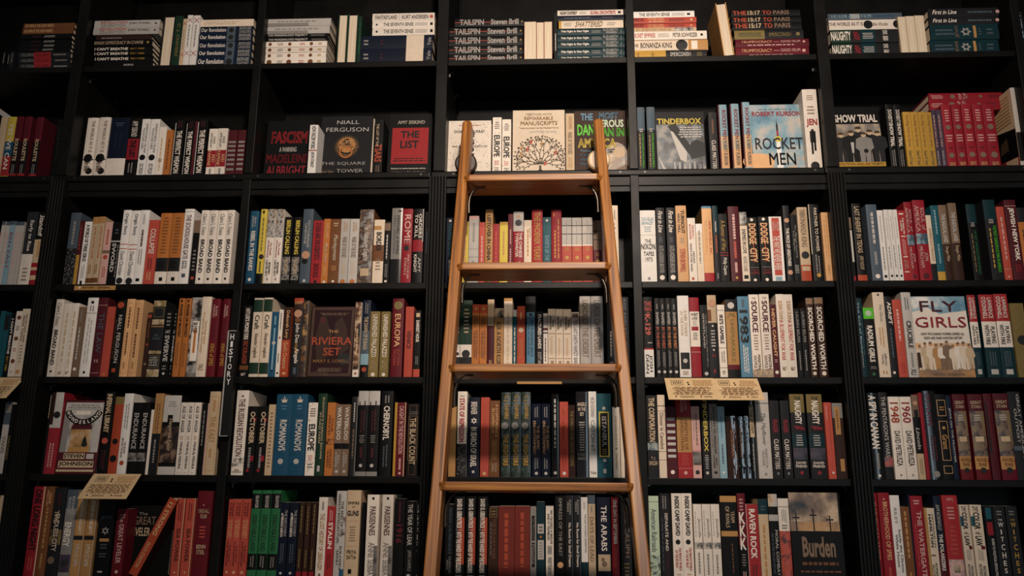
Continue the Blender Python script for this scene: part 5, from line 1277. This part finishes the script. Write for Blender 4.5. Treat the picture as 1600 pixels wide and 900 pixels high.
# ------------------------------------------------------------------ fifth shelf
shelf_books(5, '''
-8 3 628 lightgrey | B .68,1 slate ; B .85,.97 grey ; T .28,.52 sepia VANIS
3.5 10 632 black | T .2,.55 olive VAROUFAKIS
11 18 634 black | L .2,.5 grey 1
61 66 614 black | L .68,.97 beige 1
66.5 84 613 crimson,g,y=-.004 | B .56,1 lightgrey ; O .6,.72,.3 charcoal ; R .0,.3,.6,1 darkbrown ; L .05,.4 pink 2
''')
face_book(5, 85, 149, 625, 'maroon', 'Hb .215,.265,.17,.66 charcoal STEVEN ; Hb .095,.165,.07,.9 charcoal JOHNSON ; M .885,.945,.08,.92 grey 2', 'grey and maroon cover-out book with arched lettering, fifth shelf, second bay', art='wonder', lean=3)
shelf_books(5, '''
150 166 612 black | Tb .5,.97 beige INFERNAL LIBRARY ; O .5,.4,.3 coral ; L .05,.3 maroon 2
167 181.5 620 rust | O .5,.42,.3 black ; O .5,.2,.36 black ; B .9,1 olive
182 196 615 white | L .55,.9 grey 2 ; T .2,.45 sepia THE SECRET/HISTORY OF MAGIC ; O .5,.14,.25 rust
196.5 211 629 #endure black | T .35,.85 lightgrey ENDURANCE ; I .18,.3 black/grey 60
211.5 225 629 #endure
225.5 231 640 ivory,p |
231.5 245 615 tan,w | B .0,.5 black ; L .5,.9 brown 2 ; L .1,.45 grey 1
245.5 272.5 618 black | B .66,1 lightgrey ; M .85,.93 grey 3 ; R .3,.6,.6,.75 black ; I .15,.6 black/darkbrown/sepia 40 ; Ti .3,.7,.35,.65 beige Dangerous Egoist ; B .0,.1 lightgrey
273 283.5 629 #anger ivory,p | T .58,.95 charcoal AGE OF ANGER ; L .47,.54 tan 3 ; T .08,.45 charcoal PANKAJ MISHRA ; R .3,.7,.03,.035 grey
284 294 629 #anger
294.5 305 629 #anger
305.5 314.5 630 black | L .4,.9 grey 1
315 317.5 630 pink,p |
318 335 612 beige | F .12,.88,.05,.94 tan ; T .38,.7 tan THE EAST ; L .2,.32 tan 1 ; L .75,.9 tan 1
360 379 610 ivory | T .22,.9 maroon THE RUSSIAN REVOLUTION ; I .1,.2 black/ivory 90 ; H .03,.07 sepia SEAN/McMEEKIN ; O .5,.93,.1 sepia
380 396 635 #october black | Tb .45,.92,.3,.8 beige OCTOBER ; R .6,.9,.78,.83 crimson ; R .6,.9,.2,.28 crimson ; L .1,.42 grey 1 ; O .4,.07,.15 crimson
396.5 412 635 #october
412.5 423 632 beige,p | M .1,.9 sepia 16
424 449 616 #romanovs blue | W .5,.92,.2 cream ; T .3,.68,.3,.75 ivory ROMANOVS ; M .8,.87,.3,.7 skyblue 2 ; O .5,.17,.17 lightgrey ; F .1,.9,.25,.74 teal
449.5 474 616 #romanovs
475 490 629 #europe
491 505 615 darkgreen | T .2,.95,.25,.75 beige ELEANOR'S DARING ESCAPE/IN NAZI PARIS ; R .3,.6,.05,.12 lightgrey
506 519 629 orange,p | T .55,.82,.2,.8 maroon FOUR/PRINCES ; I .42,.5 black/orange 90 ; T .1,.36,.2,.8 maroon JOHN JULIUS/NORWICH
519.5 531.5 632 #waterloo sepia,p | T .5,.96 ivory WATERLOO ; B .37,.45 black ; T .12,.33 lightgrey PAUL/O'KEEFFE ; O .5,.06,.2 lightgrey
532 543 632 #waterloo
544.5 554 620 charcoal | L .65,.95 lightgrey 1 ; L .2,.6 sepia 1 ; R .9,1,0,1 grey
554.5 571 611 #cloudt black | B .83,1 lightgrey ; R .1,.2,.8,.87 black ; R .6,.7,.8,.88 black ; M .38,.48 grey 4 ; L .5,.78 maroon 2 ; L .2,.34 maroon 1 ; B .0,.05 grey ; O .5,.12,.16 lightgrey
571.5 589 611 #cloudt
591 610 611 black | Tb .42,.82 ivory CHERNOBYL ; L .1,.38 slate 2 ; L .85,.95 grey 2
613 617 629 gold,p |
617.5 631 629 darkred | T .3,.95 pink CAUGHT IN THE REVOLUTION ; L .08,.25 pink 1 ; R .9,1,0,1 beige ; O .5,.04,.15 pink
634 652 631 black | F .1,.9,.22,.83 olive ; F .2,.8,.02,.98 brown ; T .16,.8 beige THE BLACK COUNT ; H .85,.89 grey TOM/REISS
700 711 635 tan,p |
713 728 612 ivory | B .0,.38 charcoal ; K 90,.02,.37 grey ; Tb .4,.92,.2,.75 red STATE OF REPRESSION ; M .93,.96 grey 1
730 748.5 621 navy | Tb .12,.62 ivory IN SEARCH OF ISRAEL ; Y .5,.7,.28 ivory ; T .78,.94 ivory BRENNER ; O .5,.06,.12 lightgrey
750 763.5 621 coral,p | L .3,.95 rust 2 ; O .5,.04,.2 peach
764 780 626 brown,p | T .52,.95,.2,.85 peach A DISAPPEARANCE/IN DAMASCUS ; L .2,.48 tan 3 ; T .06,.18 beige DEBORAH/CAMPBELL
782 797.5 613 #fighters charcoal,g | I .0,1 black/darkgreen/slate 40 ; O .4,.6,.36 grey ; O .62,.57,.24 black ; Tb .13,.5 gold THE FIGHTERS ; T .68,.96 gold C. J. CHIVERS
798 813.5 613 #fighters
814 829 613 #fighters
831 845 631 #islamic navy,g | T .3,.76,.15,.85 peach THE ISLAMIC/ENLIGHTENMENT ; L .8,.96 grey 2 ; L .1,.26 grey 2 ; O .5,.05,.18 lightgrey
846 860 631 #islamic
862 873.5 616 black,g | L .3,.95 lightgrey 1 ; O .5,.05,.22 lightgrey
875 888.5 628 coral,p | T .45,.9,.3,.6 rust My/Life ; L .1,.4 red 2 ; O .5,.05,.2 ivory
889 899.5 633 darkbrown,g | T .15,.92 olive THE FOREVER WAR DEXTER FILKINS
901 919.5 612 charcoal,g | H .71,.87 cream ANGELS/IN THE/SKY ; M .3,.65 lightgrey 12 ; H .2,.28 grey ROBERT/GANDT
921 933.5 612 white | T .3,.66 grey CATCH-67 ; T .7,.93 lightgrey MICAH GOODMAN ; H .04,.07 sepia Yale
934 957 615 teal | R .14,.84,.24,.78 yellow ; R .22,.76,.256,.764 black ; T .36,.72,.35,.65 lightgrey ISTANBUL ; O .5,.82,.12 lightgrey ; O .5,.2,.12 lightgrey ; M .27,.34,.3,.66 gold 3 ; R .4,.6,.05,.1 lightgrey
959 970 636 ivory,p | L .45,.92 beige 1 ; O .5,.41,.14 grey ; L .1,.36 beige 1
970.5 976.5 637 cream,p |
983 992 624 red | L .3,.9 peach 1
1013 1030 618 charcoal | Tb .43,.97,.2,.75 beige THE CORPORATION ; I .33,.42 lightgrey/teal 60 ; H .21,.25,.3,.7 beige T. J. ; H .15,.2 beige ENGLISH
1031 1043 617 cream | R 0,1,.86,.87 sepia ; R 0,1,.8,.805 sepia ; T .34,.78 sepia Dinner in Camelot ; R 0,1,.31,.315 sepia ; R 0,1,.21,.215 sepia
1043.5 1059.5 635 maroon | R .1,.9,.8,.84 lightgrey ; R .1,.9,.71,.75 lightgrey ; R .1,.9,.62,.66 lightgrey ; R .1,.9,.53,.57 lightgrey ; R .1,.9,.45,.49 lightgrey ; R .1,.9,.36,.4 lightgrey ; R .1,.9,.28,.32 lightgrey ; O .5,.08,.2 ivory
1060 1083 616 red | B .3,.72 tan ; T .33,.7,.25,.75 brown APOSTLES OF/REVOLUTION ; T .78,.95,.3,.75 pink JOHN/FERLING ; M .15,.28 coral 5 ; R 0,1,.11,.113 pink ; O .5,.06,.12 pink
1083.5 1097 635 pink | L .45,.93,.4,.8 sepia 1 ; L .5,.9,.2,.35 grey 1 ; R 0,1,.37,.375 red ; I .18,.36 darkbrown/grey 40 ; O .5,.08,.25 charcoal
1100 1112.5 612 #tinderV charcoal | Tb .3,.93 yellow TINDERBOX ; M .1,.27 lightgrey 7 ; B .93,1 slate ; O .5,.06,.2 lightgrey
1113 1125.5 631 grey | T .33,.95,.4,.75 black GATEWAY TO FREEDOM ; T .13,.3 black ERIC/FONER ; L .35,.92,.15,.3 charcoal 1 ; R .3,.7,.06,.09 charcoal
1126 1137.5 635 lightblue | L .18,.5 slate 1 ; L .55,.9 skyblue 1 ; O .5,.08,.15 ivory
1138.5 1156 650 darkbrown,w,h | L .3,.8 brown 1
1156.5 1165 651 black,w,p | L .3,.9 brown 1
1165.5 1174.5 650 charcoal,w,p | L .2,.9 slate 1
1176 1184.5 620 black,g | R .1,.9,.5,.88 beige ; T .55,.97 charcoal RUN THE STORM ; L .08,.45 grey 1
1187 1208.5 613 lightgrey | Ti .38,.76,.3,.7 grey The Mayflower ; T .12,.34,.3,.7 grey REBECCA/FRASER ; B .86,.88 grey ; O .5,.05,.1 grey
1209 1223.5 626 #class2 charcoal | T .12,.5 ivory CLASS MATTERS ; T .58,.75 crimson FRASER ; R .4,.6,.05,.08 grey
1226 1240 626 #class2
1242 1265 616 #naughty charcoal | B .78,1 olive ; B .37,.53 darkteal ; H .93,.97,.3,.75 black THE ; Tb .64,.92,.3,.75 ivory NAUGHTY ; Hb .57,.62,.2,.9 crimson '90s ; M .38,.52 lightgrey 5 ; I .22,.36 purple/charcoal 40 ; H .13,.2 ivory DAVID/FRIEND ; O .5,.07,.12 crimson
1269 1294 616 #naughty
1295.5 1307.5 629 coral,p | L .3,.93,.5,.8 rust 1 ; L .75,.97,.2,.4 pink 1 ; O .6,.08,.15 ivory
1308.5 1325 630 darkbrown | B .8,1 grey ; R .2,.7,.58,.95 tan ; L .62,.92,.3,.6 brown 1 ; R .4,.8,.1,.26 tan
1352 1363.5 618 black | I .42,.58 grey/lightgrey 40 ; I .15,.32 grey/charcoal 40 ; M .68,.78 grey 3 ; O .4,.07,.15 lightgrey
1366.5 1384.5 614 black,g | Tb .35,.97,.1,.75 ivory A SPY IN CANAAN ; L .1,.3 grey 1 ; O .5,.04,.12 ivory
1385 1398.5 613 charcoal | T .25,.95 lightgrey THE PENTAGON'S WARS ; I .14,.25 slate/coral 50
1400 1417.5 620 ivory | T .68,.93,.1,.85 rust 1948 ; T .16,.58 charcoal DAVID PIETRUSZA ; O .5,.05,.1 grey
1418 1436 620 ivory | T .68,.93,.1,.85 crimson 1960 ; T .16,.58 charcoal DAVID PIETRUSZA ; O .5,.05,.1 grey
1436.5 1447.5 617 black | B .73,1 sepia ; O .5,.9,.32 skin ; R .2,.8,.73,.82 charcoal ; Ti .35,.6 lightgrey Lincoln ; B .0,.3 beige ; L .05,.25 sepia 2
1448 1453.5 614 crimson |
1454 1474.5 611 black,g | T .6,.97,.2,.6 darkred OUTLAWS ; O .5,.06,.25 grey ; L .2,.5 maroon 2
1475 1492 616 black | F .1,.9,.74,.93 peach ; F .1,.9,.22,.68 peach ; F .1,.9,.07,.16 peach ; M .8,.86 tan 2 ; T .35,.52 tan Grant ; O .5,.6,.15 tan
1492.5 1500 618 darkblue | T .2,.85 lightgrey JEWS ON THE FRONTIER
1503 1522.5 616 #stain darkred,y=.004 | I .25,.8 olive/sepia/charcoal 30 ; B .62,.79 sepia ; B .79,1 maroon ; H .83,.92 beige GREAT/STAIN ; M .68,.76 lightgrey 3 ; R .0,.9,.12,.27 tan ; H .16,.25 brown NOEL/RAE ; O .5,.11,.2 charcoal ; R .2,.8,.44,.5 beige
1527 1550 616 #stain
1552.5 1565 615 maroon | L .3,.9 darkred 1 ; R .1,.3,.3,.9 charcoal
1567 1591.5 615 #stain
1592 1612 612 charcoal | T .25,.97,.3,.85 lightgrey GREAT AMERICAN/OUTPOST ; B .33,.38 slate
''')

# ------------------------------------------------------------------ bottom shelf
shelf_books(6, '''
-16 1 774 beige | B .0,.5 charcoal ; L .6,.95 sepia 1
1.5 9 775 darkbrown,p |
36 54 760 crimson | Tb .28,.97,.2,.8 black ONE LONG NIGHT ; L .06,.22 coral 2 ; R .9,1,.0,1 beige
54.5 68.5 760 brown | L .3,.78 tan 1 ; T .78,.95 peach DIANE/PRESTON ; L .06,.26 tan 1
70 88.5 762 charcoal | T .6,.74,.2,.6 beige THE ; T .28,.7,.3,.7 cream ENDLESS CITY ; I .35,.52 olive/darkbrown 40 ; L .78,.95 maroon 1 ; O .4,.18,.3 sepia
90 107.5 765 grey | B .78,1 slate ; T .7,.92,.2,.8 lightgrey RICHARD/RHODES ; Tb .34,.62,.15,.75 ivory ENERGY ; I .05,.25 charcoal/purple 40
108 123.5 769 #storyjews tan,p | L .52,.92 beige 1 ; T .5,.9 cream STORY OF THE JEWS ; B .43,.48 charcoal ; T .12,.38 cream SIMON SCHAMA ; R .95,1,0,1 lightgrey
124 140 769 #storyjews
145 170 782 black,p | H .74,.8 slate JEWS ; Y .5,.6,.25 silver ; R .2,.8,.46,.5 tan ; M .36,.44 slate 2 ; M .25,.32 slate 2 ; R .3,.6,.06,.08 lightgrey
173 190 795 darkred,p | T .2,.93,.3,.75 pink The GREAT LEVELER ; O .5,.08,.15 pink
''')
face_book(6, 192, 262, 790, 'black', 'H .72,.84,.1,.6 sepia GREAT ; H .56,.68,.05,.5 beige LEVELER ; H .86,.9,.2,.4 grey The', 'black cover-out book half hidden by slanting red book, bottom shelf', lean=2, y=.05)
def strong_book():
    a = ray(206, 893, -.01)
    root = empty('hardcover_book', (a.x + .004, -.012, ROWZ[6] + .0085))
    root.rotation_euler = Euler((0, math.radians(25), 0), 'XYZ')
    book_mesh(root, .026, .232, .155, 'rust', ['Tb .52,.95,.25,.75 peach 12 STRONG', 'T .1,.42,.25,.65 peach DOUG STANTON'], True, 'jacket', 'darkbrown', False, random.Random(5))
    tag(root, 'rust-red hardcover with pale lettering, slanting to the right, bottom shelf', 'book', 'books on the bottom shelf')
strong_book()
shelf_books(6, '''
266 279.5 779 #seapower coral,p | T .2,.62,.3,.75 black SEA POWER ; L .7,.95 darkred 2 ; R .93,1,0,1 beige ; O .5,.07,.1 peach
281 295.5 779 #seapower
298 322 767 darkred | H .74,.79 beige MARSHALL ; H .68,.73,.3,.7 beige PLAN ; M .45,.6 coral 4 ; H .27,.38,.2,.8 beige BENN/STEIL ; R .4,.5,.83,.84 pink
348 358.5 780 #orwellV coral,p | T .78,.96,.2,.8 maroon THOMAS/E. RICKS ; T .5,.74,.2,.8 peach CHURCHILL/& ORWELL ; T .16,.46,.2,.8 maroon THE FIGHT/FOR FREEDOM ; O .5,.08,.18 peach
359.5 371 780 #orwellV
372 384 780 #orwellV
385 399 766 #debatable green | B .79,.96 black ; B .1,.28 black ; T .8,.94,.4,.8 lightgrey GRAHAM ROBB ; T .31,.72 darkgreen DEBATABLE LAND ; L .12,.26 grey 2
400 415 766 #debatable
417 431.5 766 #debatable
432 445.5 785 #discovery navy,p | T .55,.9,.55,.85 silver THE DISCOVERY ; Tb .55,.86,.15,.45 ivory of MIDDLE EARTH ; L .2,.48 slate 2 ; O .5,.08,.15 lightgrey
446 460 785 #discovery
462 470 785 #mother darkbrown,p | L .55,.97 olive 1 ; L .12,.4 olive 1 ; B 0,.1 crimson
472 480 785 #mother
482 490 785 #mother
492 506 777 ivory | T .12,.8 tan THE LOST HISTORY OF LIBERALISM ; L .84,.95 grey 1 ; O .5,.06,.15 sepia
506.5 519.5 791 red,p | Tb .42,.78 ivory STALIN ; L .8,.95 pink 2 ; L .14,.36 maroon 2
520 536 767 lightgrey | T .4,.96,.2,.75 charcoal THE END OF THE/FRENCH INTELLECTUAL ; T .12,.38 charcoal SHLOMO/SAND ; I .5,.7,.7,1 maroon/lightgrey 60 ; R .6,1,.02,.12 blue
536.5 558.5 766 beige | H .84,.87,.1,.9 charcoal EMPIRE ; H .8,.82,.4,.6 charcoal OF ; Hb .71,.77,.05,.9 charcoal GUNS ; R .1,.9,.65,.652 rust ; M .42,.6 sepia 6 ; R .1,.9,.37,.372 rust ; H .23,.33,.15,.85 charcoal PRIYA/SATIA ; R .3,.55,.07,.12 black
561 566 785 black,p |
569 588 773 #parisi ivory | T .52,.86 maroon PARISIENNES ; T .06,.44 grey ANNE SEBBA ; I .0,.4,.7,1 charcoal/grey 30 ; R .4,.6,.94,.97 charcoal
592.5 610.5 773 #parisi
613 629.5 779 black,p | L .7,.96,.3,.7 maroon 1 ; Tb .45,.68,.2,.8 darkred 1916
631 645 783 #lear black,p | T .44,.96 lightgrey THE YEAR OF LEAR ; T .12,.38 grey JAMES SHAPIRO ; O .5,.06,.22 lightgrey
646 660 783 #lear
694 706.5 788 black,p | T .35,.95,.4,.8 slate MIDNIGHT at the PERA PALACE ; T .1,.32 grey CHARLES/KING
708 724.5 776 #hands black | R .45,1,.2,.75 rust ; Tb .62,.97,.25,.75 ivory DAVID D. KIRKPATRICK ; R .2,.8,.6,.605 ivory ; Tb .1,.58,.25,.75 ivory INTO THE HANDS OF THE SOLDIERS ; R .2,.8,.07,.075 ivory
727 742 776 #hands
745 760.5 776 #hands
762.5 777.5 792 darkbrown,p | F .1,.9,.86,.98 olive ; M .88,.96 olive 2 ; T .3,.84,.4,.75 brown THE SIX-DAY WAR ; L .3,.8,.2,.32 grey 1
778 803.5 791 #wilder brick,p | L .1,.92 rust 1
804 828 791 #wilder
828.5 838 792 grey,p | R .25,.75,.55,.88 black ; R .25,.75,.2,.52 black ; Ti .56,.86,.3,.7 grey The Messenger ; T .24,.5,.3,.7 grey Palestine
838.5 851.5 784 darkteal,p | R .12,.88,.6,.72 lightgrey ; R .12,.88,.28,.52 lightgrey ; M .62,.7,.25,.75 charcoal 2 ; M .3,.5,.25,.75 grey 6 ; O .5,.56,.15 orange
853 865.5 791 ivory,p | T .5,.95,.2,.85 charcoal WE CROSSED A BRIDGE/AND IT TREMBLED ; R .2,.8,.36,.48 lightgrey ; L .37,.47 charcoal 3 ; T .1,.33 grey WENDY PEARLMAN
868 883.5 775 black,p | T .3,.97,.35,.7 silver EMPRESS OF THE EAST ; O .5,.2,.3 peach
884 896 774 #noroom charcoal | T .18,.68,.4,.75 ivory No Room for Small Dreams ; T .78,.95 lightgrey SHIMON/PERES ; R .9,1,0,1 slate
897 908 774 #noroom
909 919.5 777 white | B .0,.24 darkteal ; T .35,.8,.5,.8 grey THE LAST OTTOMAN GENERATION ; L .84,.95 lightgrey 1
920 931.5 774 beige | T .24,.75 sepia DAYS OF LEAD ; B .9,1 slate ; L .8,.88 grey 1
934 955.5 777 navy | T .37,.9,.3,.72 ivory THE ARABS ; R .05,.95,.14,.33 beige ; O .5,.22,.2 sepia ; O .4,.27,.14 sepia
957 968.5 777 crimson | Tb .45,.97 ivory ONE DAY IN SEPTEMBER ; T .1,.42 coral SIMON REEVE
971 988 778 charcoal | T .3,.9,.4,.8 sepia THE CALIPH ; M .08,.25 olive 4
1016 1032.5 775 palegreen | B .0,.14 lightgrey ; I .0,.32 slate/palegreen/darkgreen 50 ; Tl .36,.85 slate American Railroads ; R 0,1,.93,.935 slate
1034 1049.5 771 charcoal | T .36,.78,.5,.8 ivory SEPARATE AND ; T .08,.35,.5,.8 maroon UNEQUAL ; L .1,.8,.15,.3 slate 1 ; L .82,.97 grey 2
1053 1069 771 #camp ivory,h | Tb .53,.97,.3,.75 charcoal INSIDE CAMP DAVID ; O .5,.46,.24 black ; T .15,.4,.2,.8 coral THE PRIVATE WORLD/OF THE RETREAT ; M .04,.12 tan 3
1069.5 1085.5 771 #camp
1087 1100 788 #janes ivory,p | Ti .58,.82,.45,.85 grey Janesville ; L .55,.95,.15,.3 grey 1 ; I .44,.52 black/grey/ivory 50 ; L .1,.4 grey 1
1101 1114.5 788 #janes
1115.5 1129 788 #janes
1130 1156 775 black | B .93,1 tan ; B .54,.6 tan ; T .64,.88,.3,.85 beige TEAM/OF RIVALS ; L .1,.5,.55,.7 brown 1
1157 1170 771 black | B .42,1 darkred ; M .8,.95 pink 4 ; Hb .66,.79,.15,.9 ivory K ; Hb .52,.65,.15,.9 ivory K ; Hb .38,.51,.15,.9 ivory K ; M .2,.34 grey 5 ; L .02,.16 pink 2
1171 1190 788 red,p | Tb .32,.94 ivory RAVEN ROCK ; L .08,.26 maroon 2 ; R .0,.05,0,1 pink
1190.5 1206 780 beige | B .82,1 darkteal ; L .05,.78 tan 1 ; M .86,.93 slate 2
1207 1222 772 black | I .86,1 lightgrey/beige/sepia 30 ; B .7,.77 lightgrey ; T .1,.6,.55,.85 lightgrey MORAL COMBAT ; L .1,.6,.15,.4 slate 2
1222.5 1239.5 779 ivory | B .0,.62 rust ; I .0,.62 rust/coral/darkbrown 30 ; M .64,.7 charcoal 2 ; L .72,.88 grey 3 ; R 0,1,.9,.905 charcoal
''')
face_book(6, 1241, 1322, 770, 'black', 'Hb .3,.52,.2,.84 sepia Burden ; M .2,.27,.1,.95 brown 1 ; M .13,.17,.1,.95 brown 1 ; H .02,.06,.1,.85 beige Courtney Hargrave', 'black cover-out book with three crosses under stormy sky, bottom shelf', art='burden', lean=2)
shelf_books(6, '''
1369 1381 770 #spies crimson | T .28,.9,.35,.75 peach BROTHERHOOD OF SPIES ; L .05,.22 coral 1 ; O .5,.93,.08 peach
1382 1400 770 #spies
1400.5 1415.5 774 white | T .68,.86,.3,.6 grey RILEY ; T .16,.62,.2,.85 slate Inside the Clinton/White House
1416 1429.5 792 brown,p | L .3,.95 tan 1 ; L .05,.2 tan 1
1430 1432.5 772 navy |
1433 1452.5 775 crimson | M .9,.96 pink 2 ; Tb .1,.83,.4,.8 pink THE WATERGATE ; L .2,.75,.2,.3 coral 1
1453 1469.5 794 cream,p,s=tan | Tb .5,.92,.35,.62 black HAMILTON ; T .5,.92,.68,.85 charcoal HISTORIANS ON ; M .38,.42 black 1 ; T .08,.3 charcoal ROMANO/POTTER ; R .0,.25,0,1 tan
1470 1481.5 775 darkblue | B .0,.4 maroon ; Ti .62,.9 lightgrey SAM ROSENFELD ; Tb .18,.58 ivory THE POLARIZERS
1484 1508.5 774 red | H .93,.97,.3,.75 pink GARY J. ; M .73,.88 pink 4 ; M .34,.68 coral 7 ; I .0,.3 beige/pink/grey 30 ; I .16,.24,.3,.7 charcoal/beige 40
1510 1524.5 789 #colorlaw cream,p | H .92,.98,.2,.7 charcoal THE ; Tb .7,.91,.2,.75 black COLOR ; T .64,.67 charcoal of ; Tb .5,.62,.2,.75 black LAW ; R .0,.3,.74,.86 teal ; R .6,.95,.46,.5 darkred ; L .32,.46 grey 4 ; T .08,.28,.2,.8 charcoal RICHARD/ROTHSTEIN
1527 1545.5 789 #colorlaw
1549 1563.5 791 black,p | R .2,.8,.84,.98 teal ; R .2,.8,.64,.8 crimson ; Tb .12,.6,.5,.8 lightgrey GUIDE TO POLITICAL REVOLUTION
1564 1582 791 #witches charcoal,p | H .82,.84,.3,.7 ivory THE ; H .74,.8,.3,.75 ivory W ; H .65,.71,.45,.55 ivory I ; H .56,.62,.38,.65 ivory T ; H .46,.53,.35,.68 ivory C ; H .36,.43,.35,.68 ivory H ; H .27,.33,.38,.65 ivory E ; H .18,.24,.38,.65 ivory S ; M .06,.12 grey 2 ; M .88,.95 grey 2
1584 1602 791 #witches2 charcoal,p | H .82,.84,.3,.7 gold THE ; H .74,.8,.3,.75 gold W ; H .65,.71,.45,.55 gold I ; H .56,.62,.38,.65 gold T ; H .46,.53,.35,.68 gold C ; H .36,.43,.35,.68 gold H ; H .27,.33,.38,.65 gold E ; H .18,.24,.38,.65 gold S ; M .06,.12 grey 2 ; M .88,.95 grey 2
''')
for root, row, n, lab, up in CUT:                             # the frame cuts the leftmost bay: count its books from the right
    root['label'] = '%s, %s%s from right, %s, %s' % (lab, ORD[COUNT[(row, 0)] - n + 1], up, SHELF[row], BAY[0])
